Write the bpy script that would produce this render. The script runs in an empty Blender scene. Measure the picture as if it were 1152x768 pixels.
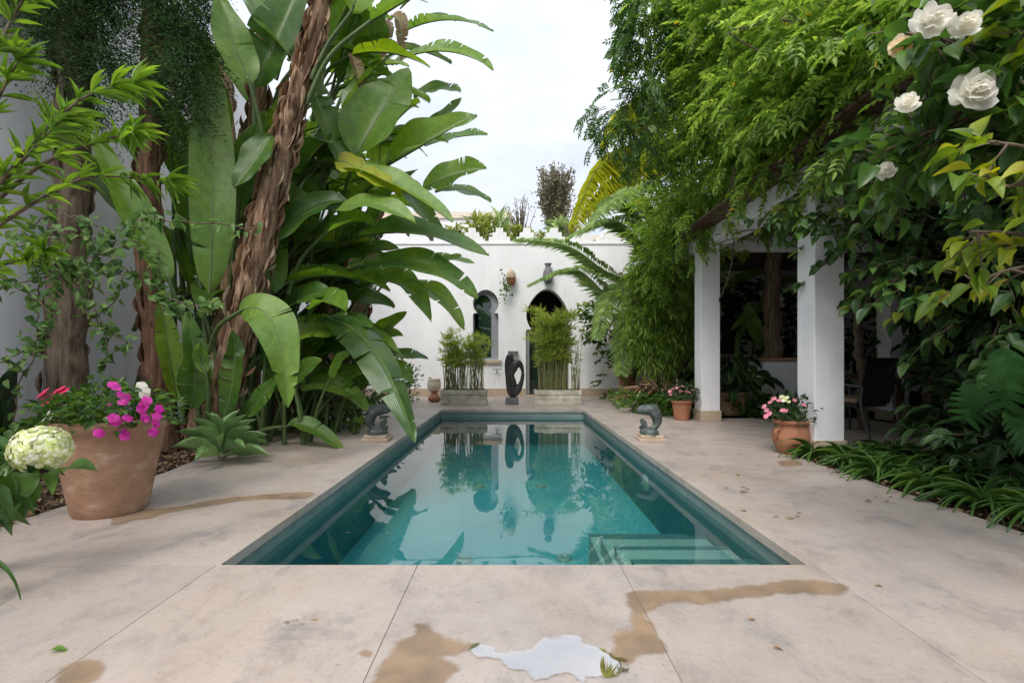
import bpy, bmesh, math, random
import numpy as np
from mathutils import Vector, Matrix
R = math.radians
rng = np.random.default_rng(7)
random.seed(7)
scn = bpy.context.scene
col = scn.collection

# ------------------------------------------------------------------ camera, sky, sun, exposure
cam_d = bpy.data.cameras.new('camera'); cam = bpy.data.objects.new('camera', cam_d); col.objects.link(cam)
cam.location = (0, 0, 1.0); cam.rotation_euler = (R(90), 0, 0)
cam_d.lens = 17.0; cam_d.sensor_width = 36; cam_d.shift_y = 0.0188; cam_d.clip_start = 0.02; cam_d.clip_end = 500
scn.camera = cam
scn.view_settings.view_transform = 'Standard'; scn.view_settings.look = 'None'
scn.view_settings.gamma = 1; scn.view_settings.use_curve_mapping = False
scn.view_settings.exposure = 1.12
SUN_EL, SUN_ROT = R(52), R(205)
world = bpy.data.worlds.new('World'); scn.world = world; world.use_nodes = True

def N(nt, typ, props=None, **ins):
    n = nt.nodes.new(typ)
    for k, v in (props or {}).items(): setattr(n, k, v)
    for k, v in ins.items():
        key = int(k[1:]) if k[0] == '_' and k[1:].isdigit() else k.replace('_', ' ')
        s = n.inputs[key]
        if isinstance(v, bpy.types.NodeSocket): nt.links.new(v, s)
        else:
            if hasattr(s.default_value, '__len__') and len(s.default_value) == 4 and len(v) == 3: v = (*v, 1)
            s.default_value = v
    return n
def ramp(nt, fac, stops):
    n = nt.nodes.new('ShaderNodeValToRGB'); nt.links.new(fac, n.inputs[0])
    els = n.color_ramp.elements
    while len(els) < len(stops): els.new(0.5)
    for e, (p, c) in zip(els, stops):
        e.position = p; e.color = (*c, 1) if len(c) == 3 else c
    return n.outputs[0]

nt = world.node_tree; nt.nodes.clear()
sky = N(nt, 'ShaderNodeTexSky', dict(sky_type='NISHITA', sun_disc=False, sun_elevation=SUN_EL, sun_rotation=SUN_ROT, air_density=1.0, dust_density=2.0))
tc = N(nt, 'ShaderNodeTexCoord')
mp = N(nt, 'ShaderNodeMapping', Vector=tc.outputs['Generated'], Scale=(1.6, 1.6, 3.5))
cl = N(nt, 'ShaderNodeTexNoise', Vector=mp.outputs[0], Scale=1.6, Detail=5.0, Roughness=0.55)
cm = ramp(nt, cl.outputs[0], [(0.33, (0.62,)*3), (0.62, (0.95,)*3)])
mx = N(nt, 'ShaderNodeMix', dict(data_type='RGBA'), Factor=cm)
nt.links.new(sky.outputs[0], mx.inputs[6]); sep = N(nt, 'ShaderNodeSeparateXYZ', Vector=tc.outputs['Generated'])
gr = N(nt, 'ShaderNodeMapRange', Value=sep.outputs[2], From_Min=0.0, From_Max=1.0, To_Min=3.1, To_Max=8.8)
cl2 = N(nt, 'ShaderNodeTexNoise', Vector=mp.outputs[0], Scale=2.6, Detail=6.0, Roughness=0.6)
gv = N(nt, 'ShaderNodeMapRange', Value=cl2.outputs[0], From_Min=0.3, From_Max=0.7, To_Min=0.93, To_Max=1.07)
gm = N(nt, 'ShaderNodeMath', dict(operation='MULTIPLY'), _0=gr.outputs[0], _1=gv.outputs[0])
cc = N(nt, 'ShaderNodeMix', dict(data_type='RGBA', blend_type='MULTIPLY'), Factor=1.0); cc.inputs[6].default_value = (.955, 1.0, 1.075, 1)
nt.links.new(gm.outputs[0], cc.inputs[7]); nt.links.new(cc.outputs[2], mx.inputs[7])
bg = N(nt, 'ShaderNodeBackground', Color=mx.outputs[2], Strength=0.095)
nt.links.new(bg.outputs[0], N(nt, 'ShaderNodeOutputWorld').inputs[0])
sun_d = bpy.data.lights.new('sun', 'SUN'); sun_d.energy = 1.5; sun_d.angle = R(30); sun_d.color = (1, 0.96, 0.9)
sun = bpy.data.objects.new('sun', sun_d); col.objects.link(sun)
_sd = Vector((math.sin(SUN_ROT)*math.cos(SUN_EL), math.cos(SUN_ROT)*math.cos(SUN_EL), math.sin(SUN_EL)))
sun.rotation_euler = _sd.to_track_quat('Z', 'Y').to_euler()
cy = scn.cycles
cy.use_denoising = True; cy.max_bounces = 10; cy.transparent_max_bounces = 12; cy.diffuse_bounces = 5
cy.transmission_bounces = 6; cy.glossy_bounces = 4; cy.sample_clamp_indirect = 6

# ------------------------------------------------------------------ helpers
def at(px, py, Y): return np.array([(px-576.5)/544*Y, Y, 1-(py-405.7)/544*Y])
def nrm(v):
    v = np.asarray(v, float); return v/np.maximum(np.linalg.norm(v, axis=-1, keepdims=True), 1e-9)

class MB:
    def __init__(s): s.V = []; s.Q = []; s.T = []; s.UV = []; s.n = 0
    def add(s, V, F, uv=None):
        V = np.asarray(V, float).reshape(-1, 3)
        s.UV.append(np.zeros((len(V), 2)) if uv is None else np.asarray(uv, float))
        q = [f for f in F if len(f) == 4] if not isinstance(F, np.ndarray) else (F if F.shape[1] == 4 else [])
        t = [f for f in F if len(f) == 3] if not isinstance(F, np.ndarray) else (F if F.shape[1] == 3 else [])
        if len(q): s.Q.append(np.asarray(q)+s.n)
        if len(t): s.T.append(np.asarray(t)+s.n)
        s.V.append(V); s.n += len(V); return s
    def box(s, x0, x1, y0, y1, z0, z1):
        V = [(x, y, z) for z in (z0, z1) for y in (y0, y1) for x in (x0, x1)]
        return s.add(V, [(0,2,3,1),(4,5,7,6),(0,1,5,4),(2,6,7,3),(0,4,6,2),(1,3,7,5)])
    def tube(s, P, rad, seg=8, cap=True, ex=1.0):
        P = np.asarray(P, float); n = len(P); rad = np.broadcast_to(np.asarray(rad, float), (n,))
        T = nrm(np.gradient(P, axis=0)); a = np.array([0.31, 0.92, 0.23]) if abs(T[0][2]) > .8 else np.array([0., 0, 1])
        u = nrm(np.cross(T[0], a)); V = []; uv = []
        for i in range(n):
            u = nrm(u-T[i]*np.dot(u, T[i])); w = np.cross(T[i], u)
            for k in range(seg):
                an = 2*math.pi*k/seg
                V.append(P[i]+rad[i]*(math.cos(an)*u+ex*math.sin(an)*w)); uv.append((k/seg, i/max(1, n-1)))
        F = [(i*seg+k, i*seg+(k+1) % seg, (i+1)*seg+(k+1) % seg, (i+1)*seg+k) for i in range(n-1) for k in range(seg)]
        if cap:
            for i, fl in ((0, -1), (n-1, 1)):
                V.append(P[i]); uv.append((0, 0)); c = len(V)-1
                F += [(c, i*seg+(k+1) % seg, i*seg+k) if fl < 0 else (c, i*seg+k, i*seg+(k+1) % seg) for k in range(seg)]
        return s.add(V, F, uv)
    def lathe(s, prof, c=(0, 0, 0), seg=28, wob=0.0):
        V = []; ph = random.random()*6
        for (r, z) in prof:
            for k in range(seg):
                a = 2*math.pi*k/seg; rr = r*(1+wob*math.sin(2*a+ph+z*9))
                V.append((c[0]+rr*math.cos(a), c[1]+rr*math.sin(a), c[2]+z))
        F = [(i*seg+k, i*seg+(k+1) % seg, (i+1)*seg+(k+1) % seg, (i+1)*seg+k) for i in range(len(prof)-1) for k in range(seg)]
        return s.add(V, F)
    def build(s, name, mat, parent=None, smooth=True, bevel=0):
        V = np.concatenate(s.V); UV = np.concatenate(s.UV)
        Q = np.concatenate(s.Q) if s.Q else np.zeros((0, 4), int); T = np.concatenate(s.T) if s.T else np.zeros((0, 3), int)
        me = bpy.data.meshes.new(name); off = np.zeros(3)
        me.vertices.add(len(V)); me.vertices.foreach_set('co', V.astype(np.float32).ravel())
        loops = np.concatenate([Q.ravel(), T.ravel()]).astype(np.int32)
        me.loops.add(len(loops)); me.loops.foreach_set('vertex_index', loops)
        st = np.concatenate([np.arange(len(Q))*4, len(Q)*4+np.arange(len(T))*3]).astype(np.int32)
        me.polygons.add(len(st)); me.polygons.foreach_set('loop_start', st)
        uvl = me.uv_layers.new(name='UVMap'); uvl.data.foreach_set('uv', UV[loops].astype(np.float32).ravel())
        me.polygons.foreach_set('use_smooth', np.full(len(st), smooth))
        me.update(calc_edges=True); me.validate()
        if mat: me.materials.append(mat)
        o = bpy.data.objects.new(name, me); col.objects.link(o)
        if parent is not None:
            o.parent = parent; o.location = -Vector(parent.location)
        if bevel:
            m = o.modifiers.new('edge', 'BEVEL'); m.width = bevel; m.segments = 2; m.limit_method = 'ANGLE'
        return o

def thing(name, label, cat, loc=(0, 0, 0), group=None):
    o = bpy.data.objects.new(name, None); col.objects.link(o); o.location = [float(v) for v in loc]; o.empty_display_size = .1
    o['label'] = label; o['category'] = cat
    if group: o['group'] = group
    return o
def tag(o, label, cat, group=None):
    o['label'] = label; o['category'] = cat
    if group: o['group'] = group
    return o
def struct(o, kind='structure'): o['kind'] = kind; return o

# leaf templates: x in -1..1 (half width), y 0..1 along, z normal
def leafT(nl=4, fold=0.22, curl=0.25, prof='ovate', nx=2):
    ys = np.linspace(0, 1, nl+1); V = []; UV = []
    for y in ys:
        if prof == 'ovate': w = (math.sin(math.pi*min(1, y**0.75)))**0.8 if 0 < y < 1 else 0.03
        elif prof == 'lance': w = max(0.04, math.sin(math.pi*y**0.9)**0.7) if 0 < y < 1 else 0.04
        elif prof == 'strap': w = min(1, 0.55+y*1.2)*(1-max(0, y-0.55)/0.45)**0.7+0.02
        elif prof == 'petal': w = max(0.12, math.sin(math.pi*(0.12+0.76*y**1.3)))if y < 1 else .35
        elif prof == 'spoon': w = max(0.1, math.sin(math.pi*y**1.5)**0.75) if y < 1 else 0.05
        for k in range(nx+1):
            x = (2*k/nx-1)*w
            V.append((x, y, fold*abs(x)*0.4-curl*y*y+0.02*math.sin(9*y+3*x))); UV.append((0.5+0.5*(2*k/nx-1), y))
    F = [(i*(nx+1)+k, i*(nx+1)+k+1, (i+1)*(nx+1)+k+1, (i+1)*(nx+1)+k) for i in range(nl) for k in range(nx)]
    return np.array(V), np.array(F), np.array(UV)
def inst(T, pos, dirs, ups, sl, sw):
    tV, tF, tUV = T; pos = np.asarray(pos, float); k = len(pos); d = nrm(dirs)
    sl = np.broadcast_to(np.asarray(sl, float), (k,)); sw = np.broadcast_to(np.asarray(sw, float), (k,))
    x = nrm(np.cross(d, ups)); n = np.cross(x, d)
    V = (pos[:, None, :]+(tV[None, :, 0, None]*sw[:, None, None])*x[:, None, :]+(tV[None, :, 1, None]*sl[:, None, None])*d[:, None, :]
         + (tV[None, :, 2, None]*sl[:, None, None])*n[:, None, :])
    m = len(tV); F = (tF[None]+(np.arange(k)*m)[:, None, None]).reshape(-1, tF.shape[1])
    return V.reshape(-1, 3), F, np.tile(tUV, (k, 1))
def rdir(k): return nrm(rng.normal(size=(k, 3)))
UP = np.array([0, 0, 1.0])
OV = leafT(4, .5, .28, 'ovate'); OV3 = leafT(3, .4, .2, 'ovate'); LAN = leafT(5, .3, .5, 'lance'); LAN2 = leafT(2, .2, .2, 'lance', 1)
STRAP = leafT(10, .5, .75, 'strap')
_V = STRAP[0]; _th = R(125); _y = _V[:, 1].copy(); _V[:, 1] = np.sin(_th*_y)/_th; _V[:, 2] = -(1-np.cos(_th*_y))/_th+.12*np.abs(_V[:, 0])
LAN3 = leafT(5, .3, .22, 'lance'); PET = leafT(4, -.3, .12, 'petal'); SPOON = leafT(7, .6, .18, 'spoon')
def pinnate(pairs=4, leaflet=OV3, ll=.42, lw=.085):
    P = []; D = []
    for i in range(pairs):
        y = .25+.65*i/(pairs-1)
        for sgn in (-1, 1): P.append((0, y, -.25*y*y)); D.append((sgn*.85, .55, -.12))
    P.append((0, .98, -.25)); D.append((0, 1, -.3))
    V, F, U = inst(leaflet, P, D, np.tile(UP, (len(P), 1)), [ll*.9]*(len(P)-1)+[ll], lw)
    rV = np.array([(-.008, 0, 0), (.008, 0, 0), (.008, .5, -.06), (-.008, .5, -.06), (.008, 1, -.25), (-.008, 1, -.25)])
    return (np.concatenate([V, rV]), np.concatenate([F, np.array([(0,1,2,3),(3,2,4,5)])+len(V)]), np.concatenate([U, np.full((6, 2), .5)]))
PIN = pinnate()

# ------------------------------------------------------------------ materials
def newmat(name):
    m = bpy.data.materials.new(name); m.use_nodes = True; t = m.node_tree; t.nodes.clear()
    return m, t, N(t, 'ShaderNodeOutputMaterial')
def noisy(name, c1, c2, scale=6, rough=.7, bump=.15, detail=6, c3=None, spec=.4, stretch=(1, 1, 1), bscale=None, rough2=None):
    m, t, out = newmat(name); tc = N(t, 'ShaderNodeTexCoord')
    mp = N(t, 'ShaderNodeMapping', Vector=tc.outputs['Object'], Scale=stretch)
    a = N(t, 'ShaderNodeTexNoise', Vector=mp.outputs[0], Scale=scale, Detail=detail, Roughness=.62)
    st = [(.33, c1), (.66, c2)] if c3 is None else [(.3, c1), (.55, c2), (.7, c3)]
    c = ramp(t, a.outputs[0], st)
    b = N(t, 'ShaderNodeTexNoise', Vector=mp.outputs[0], Scale=bscale or scale*6, Detail=5.0, Roughness=.6)
    bp = N(t, 'ShaderNodeBump', Strength=bump, Distance=.02, Height=b.outputs[0])
    p = N(t, 'ShaderNodeBsdfPrincipled', Base_Color=c, Roughness=rough, Normal=bp.outputs[0]); p.inputs['Specular IOR Level'].default_value = spec
    if rough2 is not None:
        r = N(t, 'ShaderNodeMapRange', Value=a.outputs[0], To_Min=rough, To_Max=rough2, From_Min=.3, From_Max=.7); t.links.new(r.outputs[0], p.inputs['Roughness'])
    t.links.new(p.outputs[0], out.inputs[0]); return m
def leafm(name, stops, trans=.35, rough=.38, stripes=0, spec=.45, tcol=None, sb=.2):
    m, t, out = newmat(name); g = N(t, 'ShaderNodeNewGeometry'); tc = N(t, 'ShaderNodeTexCoord')
    c = ramp(t, g.outputs['Random Per Island'], stops)
    no = N(t, 'ShaderNodeTexNoise', Vector=tc.outputs['Object'], Scale=14.0, Detail=3.0)
    hs = N(t, 'ShaderNodeHueSaturation', Color=c); mr = N(t, 'ShaderNodeMapRange', Value=no.outputs[0], From_Min=.3, From_Max=.7, To_Min=.78, To_Max=1.22)
    t.links.new(mr.outputs[0], hs.inputs['Value']); c = hs.outputs[0]
    p = N(t, 'ShaderNodeBsdfPrincipled', Base_Color=c, Roughness=rough); p.inputs['Specular IOR Level'].default_value = spec
    if stripes:
        uv = N(t, 'ShaderNodeSeparateXYZ', Vector=tc.outputs['UV'])
        ax = N(t, 'ShaderNodeMath', dict(operation='ABSOLUTE'), _0=N(t, 'ShaderNodeMath', dict(operation='SUBTRACT'), _0=uv.outputs[0], _1=.5).outputs[0])
        y2 = N(t, 'ShaderNodeMath', dict(operation='SUBTRACT'), _0=uv.outputs[1], _1=N(t, 'ShaderNodeMath', dict(operation='MULTIPLY'), _0=ax.outputs[0], _1=.12).outputs[0])
        w = N(t, 'ShaderNodeMath', dict(operation='SINE'), _0=N(t, 'ShaderNodeMath', dict(operation='MULTIPLY'), _0=y2.outputs[0], _1=float(stripes)*2.1).outputs[0])
        w2 = N(t, 'ShaderNodeMath', dict(operation='MULTIPLY_ADD'), _0=no.outputs[0], _1=3.0, _2=w.outputs[0])
        bp = N(t, 'ShaderNodeBump', Strength=sb, Distance=.012, Height=w2.outputs[0]); t.links.new(bp.outputs[0], p.inputs['Normal'])
        rib = N(t, 'ShaderNodeMath', dict(operation='LESS_THAN'), _0=ax.outputs[0], _1=.028)
        mm = N(t, 'ShaderNodeMix', dict(data_type='RGBA'), Factor=rib.outputs[0]); t.links.new(c, mm.inputs[6]); mm.inputs[7].default_value = (.16, .24, .06, 1)
        sc = N(t, 'ShaderNodeMapRange', Value=w.outputs[0], From_Min=-1.0, From_Max=1.0, To_Min=.90, To_Max=1.08)
        h2 = N(t, 'ShaderNodeHueSaturation', Color=mm.outputs[2]); t.links.new(sc.outputs[0], h2.inputs['Value']); c = h2.outputs[0]
        if stripes >= 200:
            n3 = N(t, 'ShaderNodeTexNoise', Vector=tc.outputs['Object'], Scale=7.0, Detail=5.0)
            eg = N(t, 'ShaderNodeMath', dict(operation='MULTIPLY_ADD'), _0=n3.outputs[0], _1=.22, _2=ax.outputs[0])
            em = N(t, 'ShaderNodeMapRange', Value=eg.outputs[0], From_Min=.605, From_Max=.645, To_Min=0.0, To_Max=.85)
            m3 = N(t, 'ShaderNodeMix', dict(data_type='RGBA'), Factor=em.outputs[0]); t.links.new(c, m3.inputs[6]); m3.inputs[7].default_value = (.22, .14, .06, 1); c = m3.outputs[2]
            n4 = N(t, 'ShaderNodeTexNoise', Vector=tc.outputs['Object'], Scale=2.2, Detail=4.0)
            y4 = N(t, 'ShaderNodeMapRange', Value=n4.outputs[0], From_Min=.45, From_Max=.75, To_Min=0.0, To_Max=.55)
            m4 = N(t, 'ShaderNodeMix', dict(data_type='RGBA'), Factor=y4.outputs[0]); t.links.new(c, m4.inputs[6]); m4.inputs[7].default_value = (.21, .31, .03, 1); c = m4.outputs[2]
        t.links.new(c, p.inputs['Base Color'])
    th = N(t, 'ShaderNodeHueSaturation', Color=c, Hue=.485, Saturation=1.1, Value=1.5)
    tr = N(t, 'ShaderNodeBsdfTranslucent', Color=th.outputs[0])
    mix = N(t, 'ShaderNodeMixShader', _0=trans, _1=p.outputs[0], _2=tr.outputs[0])
    t.links.new(mix.outputs[0], out.inputs[0]); return m

M = {}
def bump_wall(name, col1, col2, scale=1.2):
    m = noisy(name, col1, col2, scale, .85, .2, 6, bscale=28); t = m.node_tree; p = next(n for n in t.nodes if n.type == 'BSDF_PRINCIPLED')
    old = p.inputs['Base Color'].links[0].from_socket; tc = N(t, 'ShaderNodeTexCoord')
    mp = N(t, 'ShaderNodeMapping', Vector=tc.outputs['Object'], Scale=(5, 5, .35))
    a = N(t, 'ShaderNodeTexNoise', Vector=mp.outputs[0], Scale=1.5, Detail=7.0, Roughness=.65)
    c = ramp(t, a.outputs[0], [(.46, (1, 1, 1)), (.62, (.90, .89, .86)), (.75, (.74, .72, .68))])
    b = N(t, 'ShaderNodeTexNoise', Vector=tc.outputs['Object'], Scale=.9, Detail=4.0)
    f = ramp(t, b.outputs[0], [(.42, (.1,)*3), (.65, (.9,)*3)])
    x = N(t, 'ShaderNodeMix', dict(data_type='RGBA', blend_type='MULTIPLY'), Factor=f); t.links.new(old, x.inputs[6]); t.links.new(c, x.inputs[7]); t.links.new(x.outputs[2], p.inputs['Base Color'])
    return m
M['white'] = bump_wall('white_render', (.77, .775, .79), (.86, .865, .88))
M['white2'] = bump_wall('weathered_white_render', (.72, .73, .76), (.84, .84, .86), .8)
M['beige'] = noisy('beige_stone', (.40, .31, .22), (.50, .40, .30), 5, .6, .1)
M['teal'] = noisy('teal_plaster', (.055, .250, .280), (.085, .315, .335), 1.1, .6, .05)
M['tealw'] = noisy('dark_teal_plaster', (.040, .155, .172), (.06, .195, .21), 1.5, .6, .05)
M['rimt'] = noisy('grey_teal_rim_tile', (.13, .20, .195), (.20, .27, .26), 4, .45, .1)
M['nose'] = noisy('dark_step_edge', (.05, .12, .125), (.08, .16, .16), 4, .6, .05)
M['step'] = noisy('step_plaster', (.22, .29, .26), (.31, .37, .33), 2, .6, .08)
M['terra'] = noisy('terracotta', (.25, .14, .085), (.37, .22, .14), 5, .85, .3, 9, c3=(.48, .36, .27), stretch=(1, 1, 1.6), bscale=30)
M['terra2'] = noisy('orange_terracotta', (.30, .12, .065), (.40, .18, .10), 7, .75, .1)
M['soil'] = noisy('soil', (.035, .024, .016), (.085, .055, .033), 16, .95, .8)
M['mulch'] = leafm('mulch', [(0, (.05, .03, .018)), (.5, (.13, .075, .04)), (.85, (.22, .14, .075)), (1, (.30, .22, .13))], .05, .8)
M['bark'] = noisy('bark', (.05, .036, .028), (.20, .145, .10), 22, .95, 1.0, 9, c3=(.27, .21, .16), stretch=(1, 1, .13), bscale=45)
M['rbark'] = noisy('red_bark', (.05, .026, .018), (.20, .105, .065), 24, .95, 1.0, 9, c3=(.30, .19, .13), stretch=(1, 1, .08), bscale=40)
M['fibre'] = noisy('fibrous_bark', (.09, .052, .034), (.32, .20, .125), 24, .95, 1.0, 10, c3=(.52, .39, .28), stretch=(1.3, 1.3, .13), bscale=45)
M['husk'] = leafm('dry_husk', [(0, (.08, .048, .03)), (.4, (.27, .16, .09)), (.75, (.42, .30, .19)), (1, (.55, .44, .32))], .15, .8)
M['twig'] = noisy('twig', (.07, .05, .035), (.17, .13, .09), 20, .9, .3)
M['petiole'] = noisy('petiole', (.05, .085, .025), (.10, .15, .05), 6, .45, .1)
M['dark'] = noisy('dark_interior', (.008, .007, .009), (.014, .012, .015), 3, .9, 0)
M['dwood'] = noisy('dark_wood', (.07, .036, .026), (.13, .07, .05), 8, .5, .25, stretch=(3, 3, .4))
M['greyp'] = noisy('grey_paint', (.20, .21, .23), (.26, .27, .29), 4, .6, .1)
M['bronze'] = noisy('dark_stone', (.022, .021, .022), (.05, .047, .046), 6, .42, .15)
M['gstone'] = noisy('grey_stone', (.10, .105, .11), (.19, .19, .19), 8, .7, .3)
M['fishm'] = noisy('verdigris_bronze', (.035, .045, .048), (.085, .105, .10), 14, .5, .35, c3=(.16, .19, .17))
M['planter'] = noisy('mossy_white_stone', (.30, .28, .20), (.55, .52, .44), 5, .85, .5, c3=(.66, .63, .56))
M['cream'] = noisy('cream_plaster', (.62, .54, .44), (.70, .62, .52), 3, .8, .1)
M['wicker'] = noisy('black_wicker', (.006, .006, .007), (.014, .013, .013), 40, .6, .6)
M['metal'] = noisy('grey_metal', (.05, .05, .055), (.09, .09, .09), 10, .4, .1)
M['cushion'] = noisy('tan_cushion', (.26, .17, .11), (.33, .22, .15), 20, .9, .3)

def deckmat():
    m, t, out = newmat('honed_limestone'); tc = N(t, 'ShaderNodeTexCoord'); g = N(t, 'ShaderNodeNewGeometry')
    mp = N(t, 'ShaderNodeMapping', Vector=tc.outputs['Object'], Scale=(1, .8, 1), Rotation=(0, 0, R(25)))
    big = N(t, 'ShaderNodeTexNoise', Vector=mp.outputs[0], Scale=.55, Detail=9.0, Roughness=.68, Distortion=.15)
    mid = N(t, 'ShaderNodeTexNoise', Vector=mp.outputs[0], Scale=3.1, Detail=11.0, Roughness=.74, Distortion=.25)
    fin = N(t, 'ShaderNodeTexNoise', Vector=tc.outputs['Object'], Scale=55.0, Detail=6.0, Roughness=.7)
    c1 = ramp(t, mid.outputs[0], [(.28, (.27, .226, .20)), (.46, (.39, .334, .298)), (.7, (.455, .398, .362))])
    c2 = ramp(t, big.outputs[0], [(.32, (.64, .66, .71)), (.48, (.98, .98, .99)), (.68, (1.08, .99, .90))])
    a = N(t, 'ShaderNodeMix', dict(data_type='RGBA', blend_type='MULTIPLY'), Factor=.8); t.links.new(c1, a.inputs[6]); t.links.new(c2, a.inputs[7])
    # brownish water marks left by evaporated puddles
    sn = N(t, 'ShaderNodeTexNoise', Vector=tc.outputs['Object'], Scale=.75, Detail=8.0, Roughness=.55)
    sm = ramp(t, sn.outputs[0], [(.54, (0,)*3), (.63, (.30,)*3), (.75, (.5,)*3)])
    b = N(t, 'ShaderNodeMix', dict(data_type='RGBA'), Factor=sm); t.links.new(a.outputs[2], b.inputs[6]); b.inputs[7].default_value = (.30, .21, .145, 1)
    # dark weathering blotches
    dn = N(t, 'ShaderNodeTexNoise', Vector=mp.outputs[0], Scale=3.4, Detail=8.0, Roughness=.7, Distortion=.4)
    dm = ramp(t, dn.outputs[0], [(.53, (0,)*3), (.70, (.75,)*3)])
    d = N(t, 'ShaderNodeMix', dict(data_type='RGBA'), Factor=dm); t.links.new(b.outputs[2], d.inputs[6]); d.inputs[7].default_value = (.19, .18, .185, 1)
    sp = ramp(t, fin.outputs[0], [(.30, (.58,)*3), (.41, (.97,)*3), (.8, (1.08,)*3)])
    e = N(t, 'ShaderNodeMix', dict(data_type='RGBA', blend_type='MULTIPLY'), Factor=1.0); t.links.new(d.outputs[2], e.inputs[6]); t.links.new(sp, e.inputs[7])
    isl = N(t, 'ShaderNodeMapRange', Value=g.outputs['Random Per Island'], To_Min=.93, To_Max=1.05)
    h = N(t, 'ShaderNodeHueSaturation', Color=e.outputs[2]); t.links.new(isl.outputs[0], h.inputs['Value'])
    rr = N(t, 'ShaderNodeMapRange', Value=mid.outputs[0], From_Min=.3, From_Max=.7, To_Min=.55, To_Max=.36)
    hb = N(t, 'ShaderNodeMath', dict(operation='MULTIPLY_ADD'), _0=fin.outputs[0], _1=.35, _2=mid.outputs[0])
    bp = N(t, 'ShaderNodeBump', Strength=.2, Distance=.012, Height=hb.outputs[0])
    p = N(t, 'ShaderNodeBsdfPrincipled', Base_Color=h.outputs[0], Roughness=rr.outputs[0], Normal=bp.outputs[0])
    t.links.new(p.outputs[0], out.inputs[0]); return m
M['deck'] = deckmat()
def watermat():
    m, t, out = newmat('pool_water'); tc = N(t, 'ShaderNodeTexCoord')
    a = N(t, 'ShaderNodeTexNoise', Vector=tc.outputs['Object'], Scale=1.6, Detail=2.0)
    b = N(t, 'ShaderNodeTexNoise', Vector=tc.outputs['Object'], Scale=9.0, Detail=2.0)
    s = N(t, 'ShaderNodeMath', dict(operation='MULTIPLY_ADD'), _0=b.outputs[0], _1=.08, _2=a.outputs[0])
    bp = N(t, 'ShaderNodeBump', Strength=.035, Distance=.06, Height=s.outputs[0])
    fr = N(t, 'ShaderNodeFresnel', IOR=1.33, Normal=bp.outputs[0])
    fm = N(t, 'ShaderNodeMath', dict(operation='MULTIPLY_ADD', use_clamp=True), _0=fr.outputs[0], _1=1.25, _2=.035)
    tr = N(t, 'ShaderNodeBsdfTransparent', Color=(.66, .90, .90)); gl = N(t, 'ShaderNodeBsdfGlossy', Roughness=.0, Color=(1, 1, 1), Normal=bp.outputs[0])
    mx = N(t, 'ShaderNodeMixShader', _0=fm.outputs[0], _1=tr.outputs[0], _2=gl.outputs[0])
    t.links.new(mx.outputs[0], out.inputs[0]); return m
M['water'] = watermat()
def wetmat(name, rough, c=(.34, .215, .11), ior=1.33, thru=0.0, ed=.13, wn=1.1):
    m, t, out = newmat(name); tc = N(t, 'ShaderNodeTexCoord')
    a = N(t, 'ShaderNodeTexNoise', Vector=tc.outputs['Object'], Scale=7.0, Detail=6.0)
    cc = ramp(t, a.outputs[0], [(.35, tuple(v*.62 for v in c)), (.65, tuple(v*1.2 for v in c))])
    p = N(t, 'ShaderNodeBsdfPrincipled', Base_Color=cc, Roughness=rough, IOR=ior)
    uv = N(t, 'ShaderNodeSeparateXYZ', Vector=tc.outputs['UV'])
    e = N(t, 'ShaderNodeTexNoise', Vector=tc.outputs['Object'], Scale=11.0, Detail=6.0, Roughness=.55)
    e2 = N(t, 'ShaderNodeMath', dict(operation='MULTIPLY_ADD'), _0=e.outputs[0], _1=wn, _2=-.5*wn)
    sm = N(t, 'ShaderNodeMath', dict(operation='ADD'), _0=e2.outputs[0], _1=uv.outputs[0])
    mr = N(t, 'ShaderNodeMapRange', Value=sm.outputs[0], From_Min=.5-ed, From_Max=.5+ed, To_Min=1.0, To_Max=thru)
    mxs = N(t, 'ShaderNodeMixShader', _0=mr.outputs[0], _1=p.outputs[0], _2=N(t, 'ShaderNodeBsdfTransparent').outputs[0])
    t.links.new(mxs.outputs[0], out.inputs[0]); return m
M['wet'] = wetmat('wet_stone', .32, thru=.5); M['puddle'] = wetmat('standing_water', .015, (.27, .20, .14), 1.33, .08, .06, 1.6)
_t = M['puddle'].node_tree; _p = next(n for n in _t.nodes if n.type == 'BSDF_PRINCIPLED'); _mx = next(n for n in _t.nodes if n.type == 'MIX_SHADER')
_g = N(_t, 'ShaderNodeBsdfGlossy', Roughness=.012, Color=(1, 1, 1)); _lay = N(_t, 'ShaderNodeMixShader', _0=.62, _1=N(_t, 'ShaderNodeBsdfTransparent', Color=(.8, .72, .62)).outputs[0], _2=_g.outputs[0])
_t.links.new(_lay.outputs[0], _mx.inputs[1])
def glassmat(name, base, rough=.03):
    m, t, out = newmat(name)
    p = N(t, 'ShaderNodeBsdfPrincipled', Base_Color=base, Roughness=rough, IOR=1.6); p.inputs['Specular IOR Level'].default_value = .8
    t.links.new(p.outputs[0], out.inputs[0]); return m
M['glass'] = glassmat('window_glass', (.012, .03, .025)); M['lampglass'] = glassmat('lamp_glass', (.5, .5, .46), .1)
def petal(name, stops, tr=.3): return leafm(name, stops, tr, .5)
M['magenta'] = petal('magenta_petals', [(0, (.42, .012, .22)), (.5, (.62, .03, .36)), (1, (.75, .08, .45))])
M['red'] = petal('rose_red_petals', [(0, (.6, .02, .09)), (1, (.75, .06, .18))])
M['pink'] = petal('pink_petals', [(0, (.60, .16, .26)), (1, (.80, .36, .44))])
M['wpetal'] = petal('white_petals', [(0, (.66, .64, .56)), (1, (.80, .79, .74))], .42)
M['hydr'] = petal('lime_white_petals', [(0, (.50, .58, .20)), (.4, (.66, .70, .36)), (.7, (.80, .80, .62)), (1, (.85, .84, .78))], .3)
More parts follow.
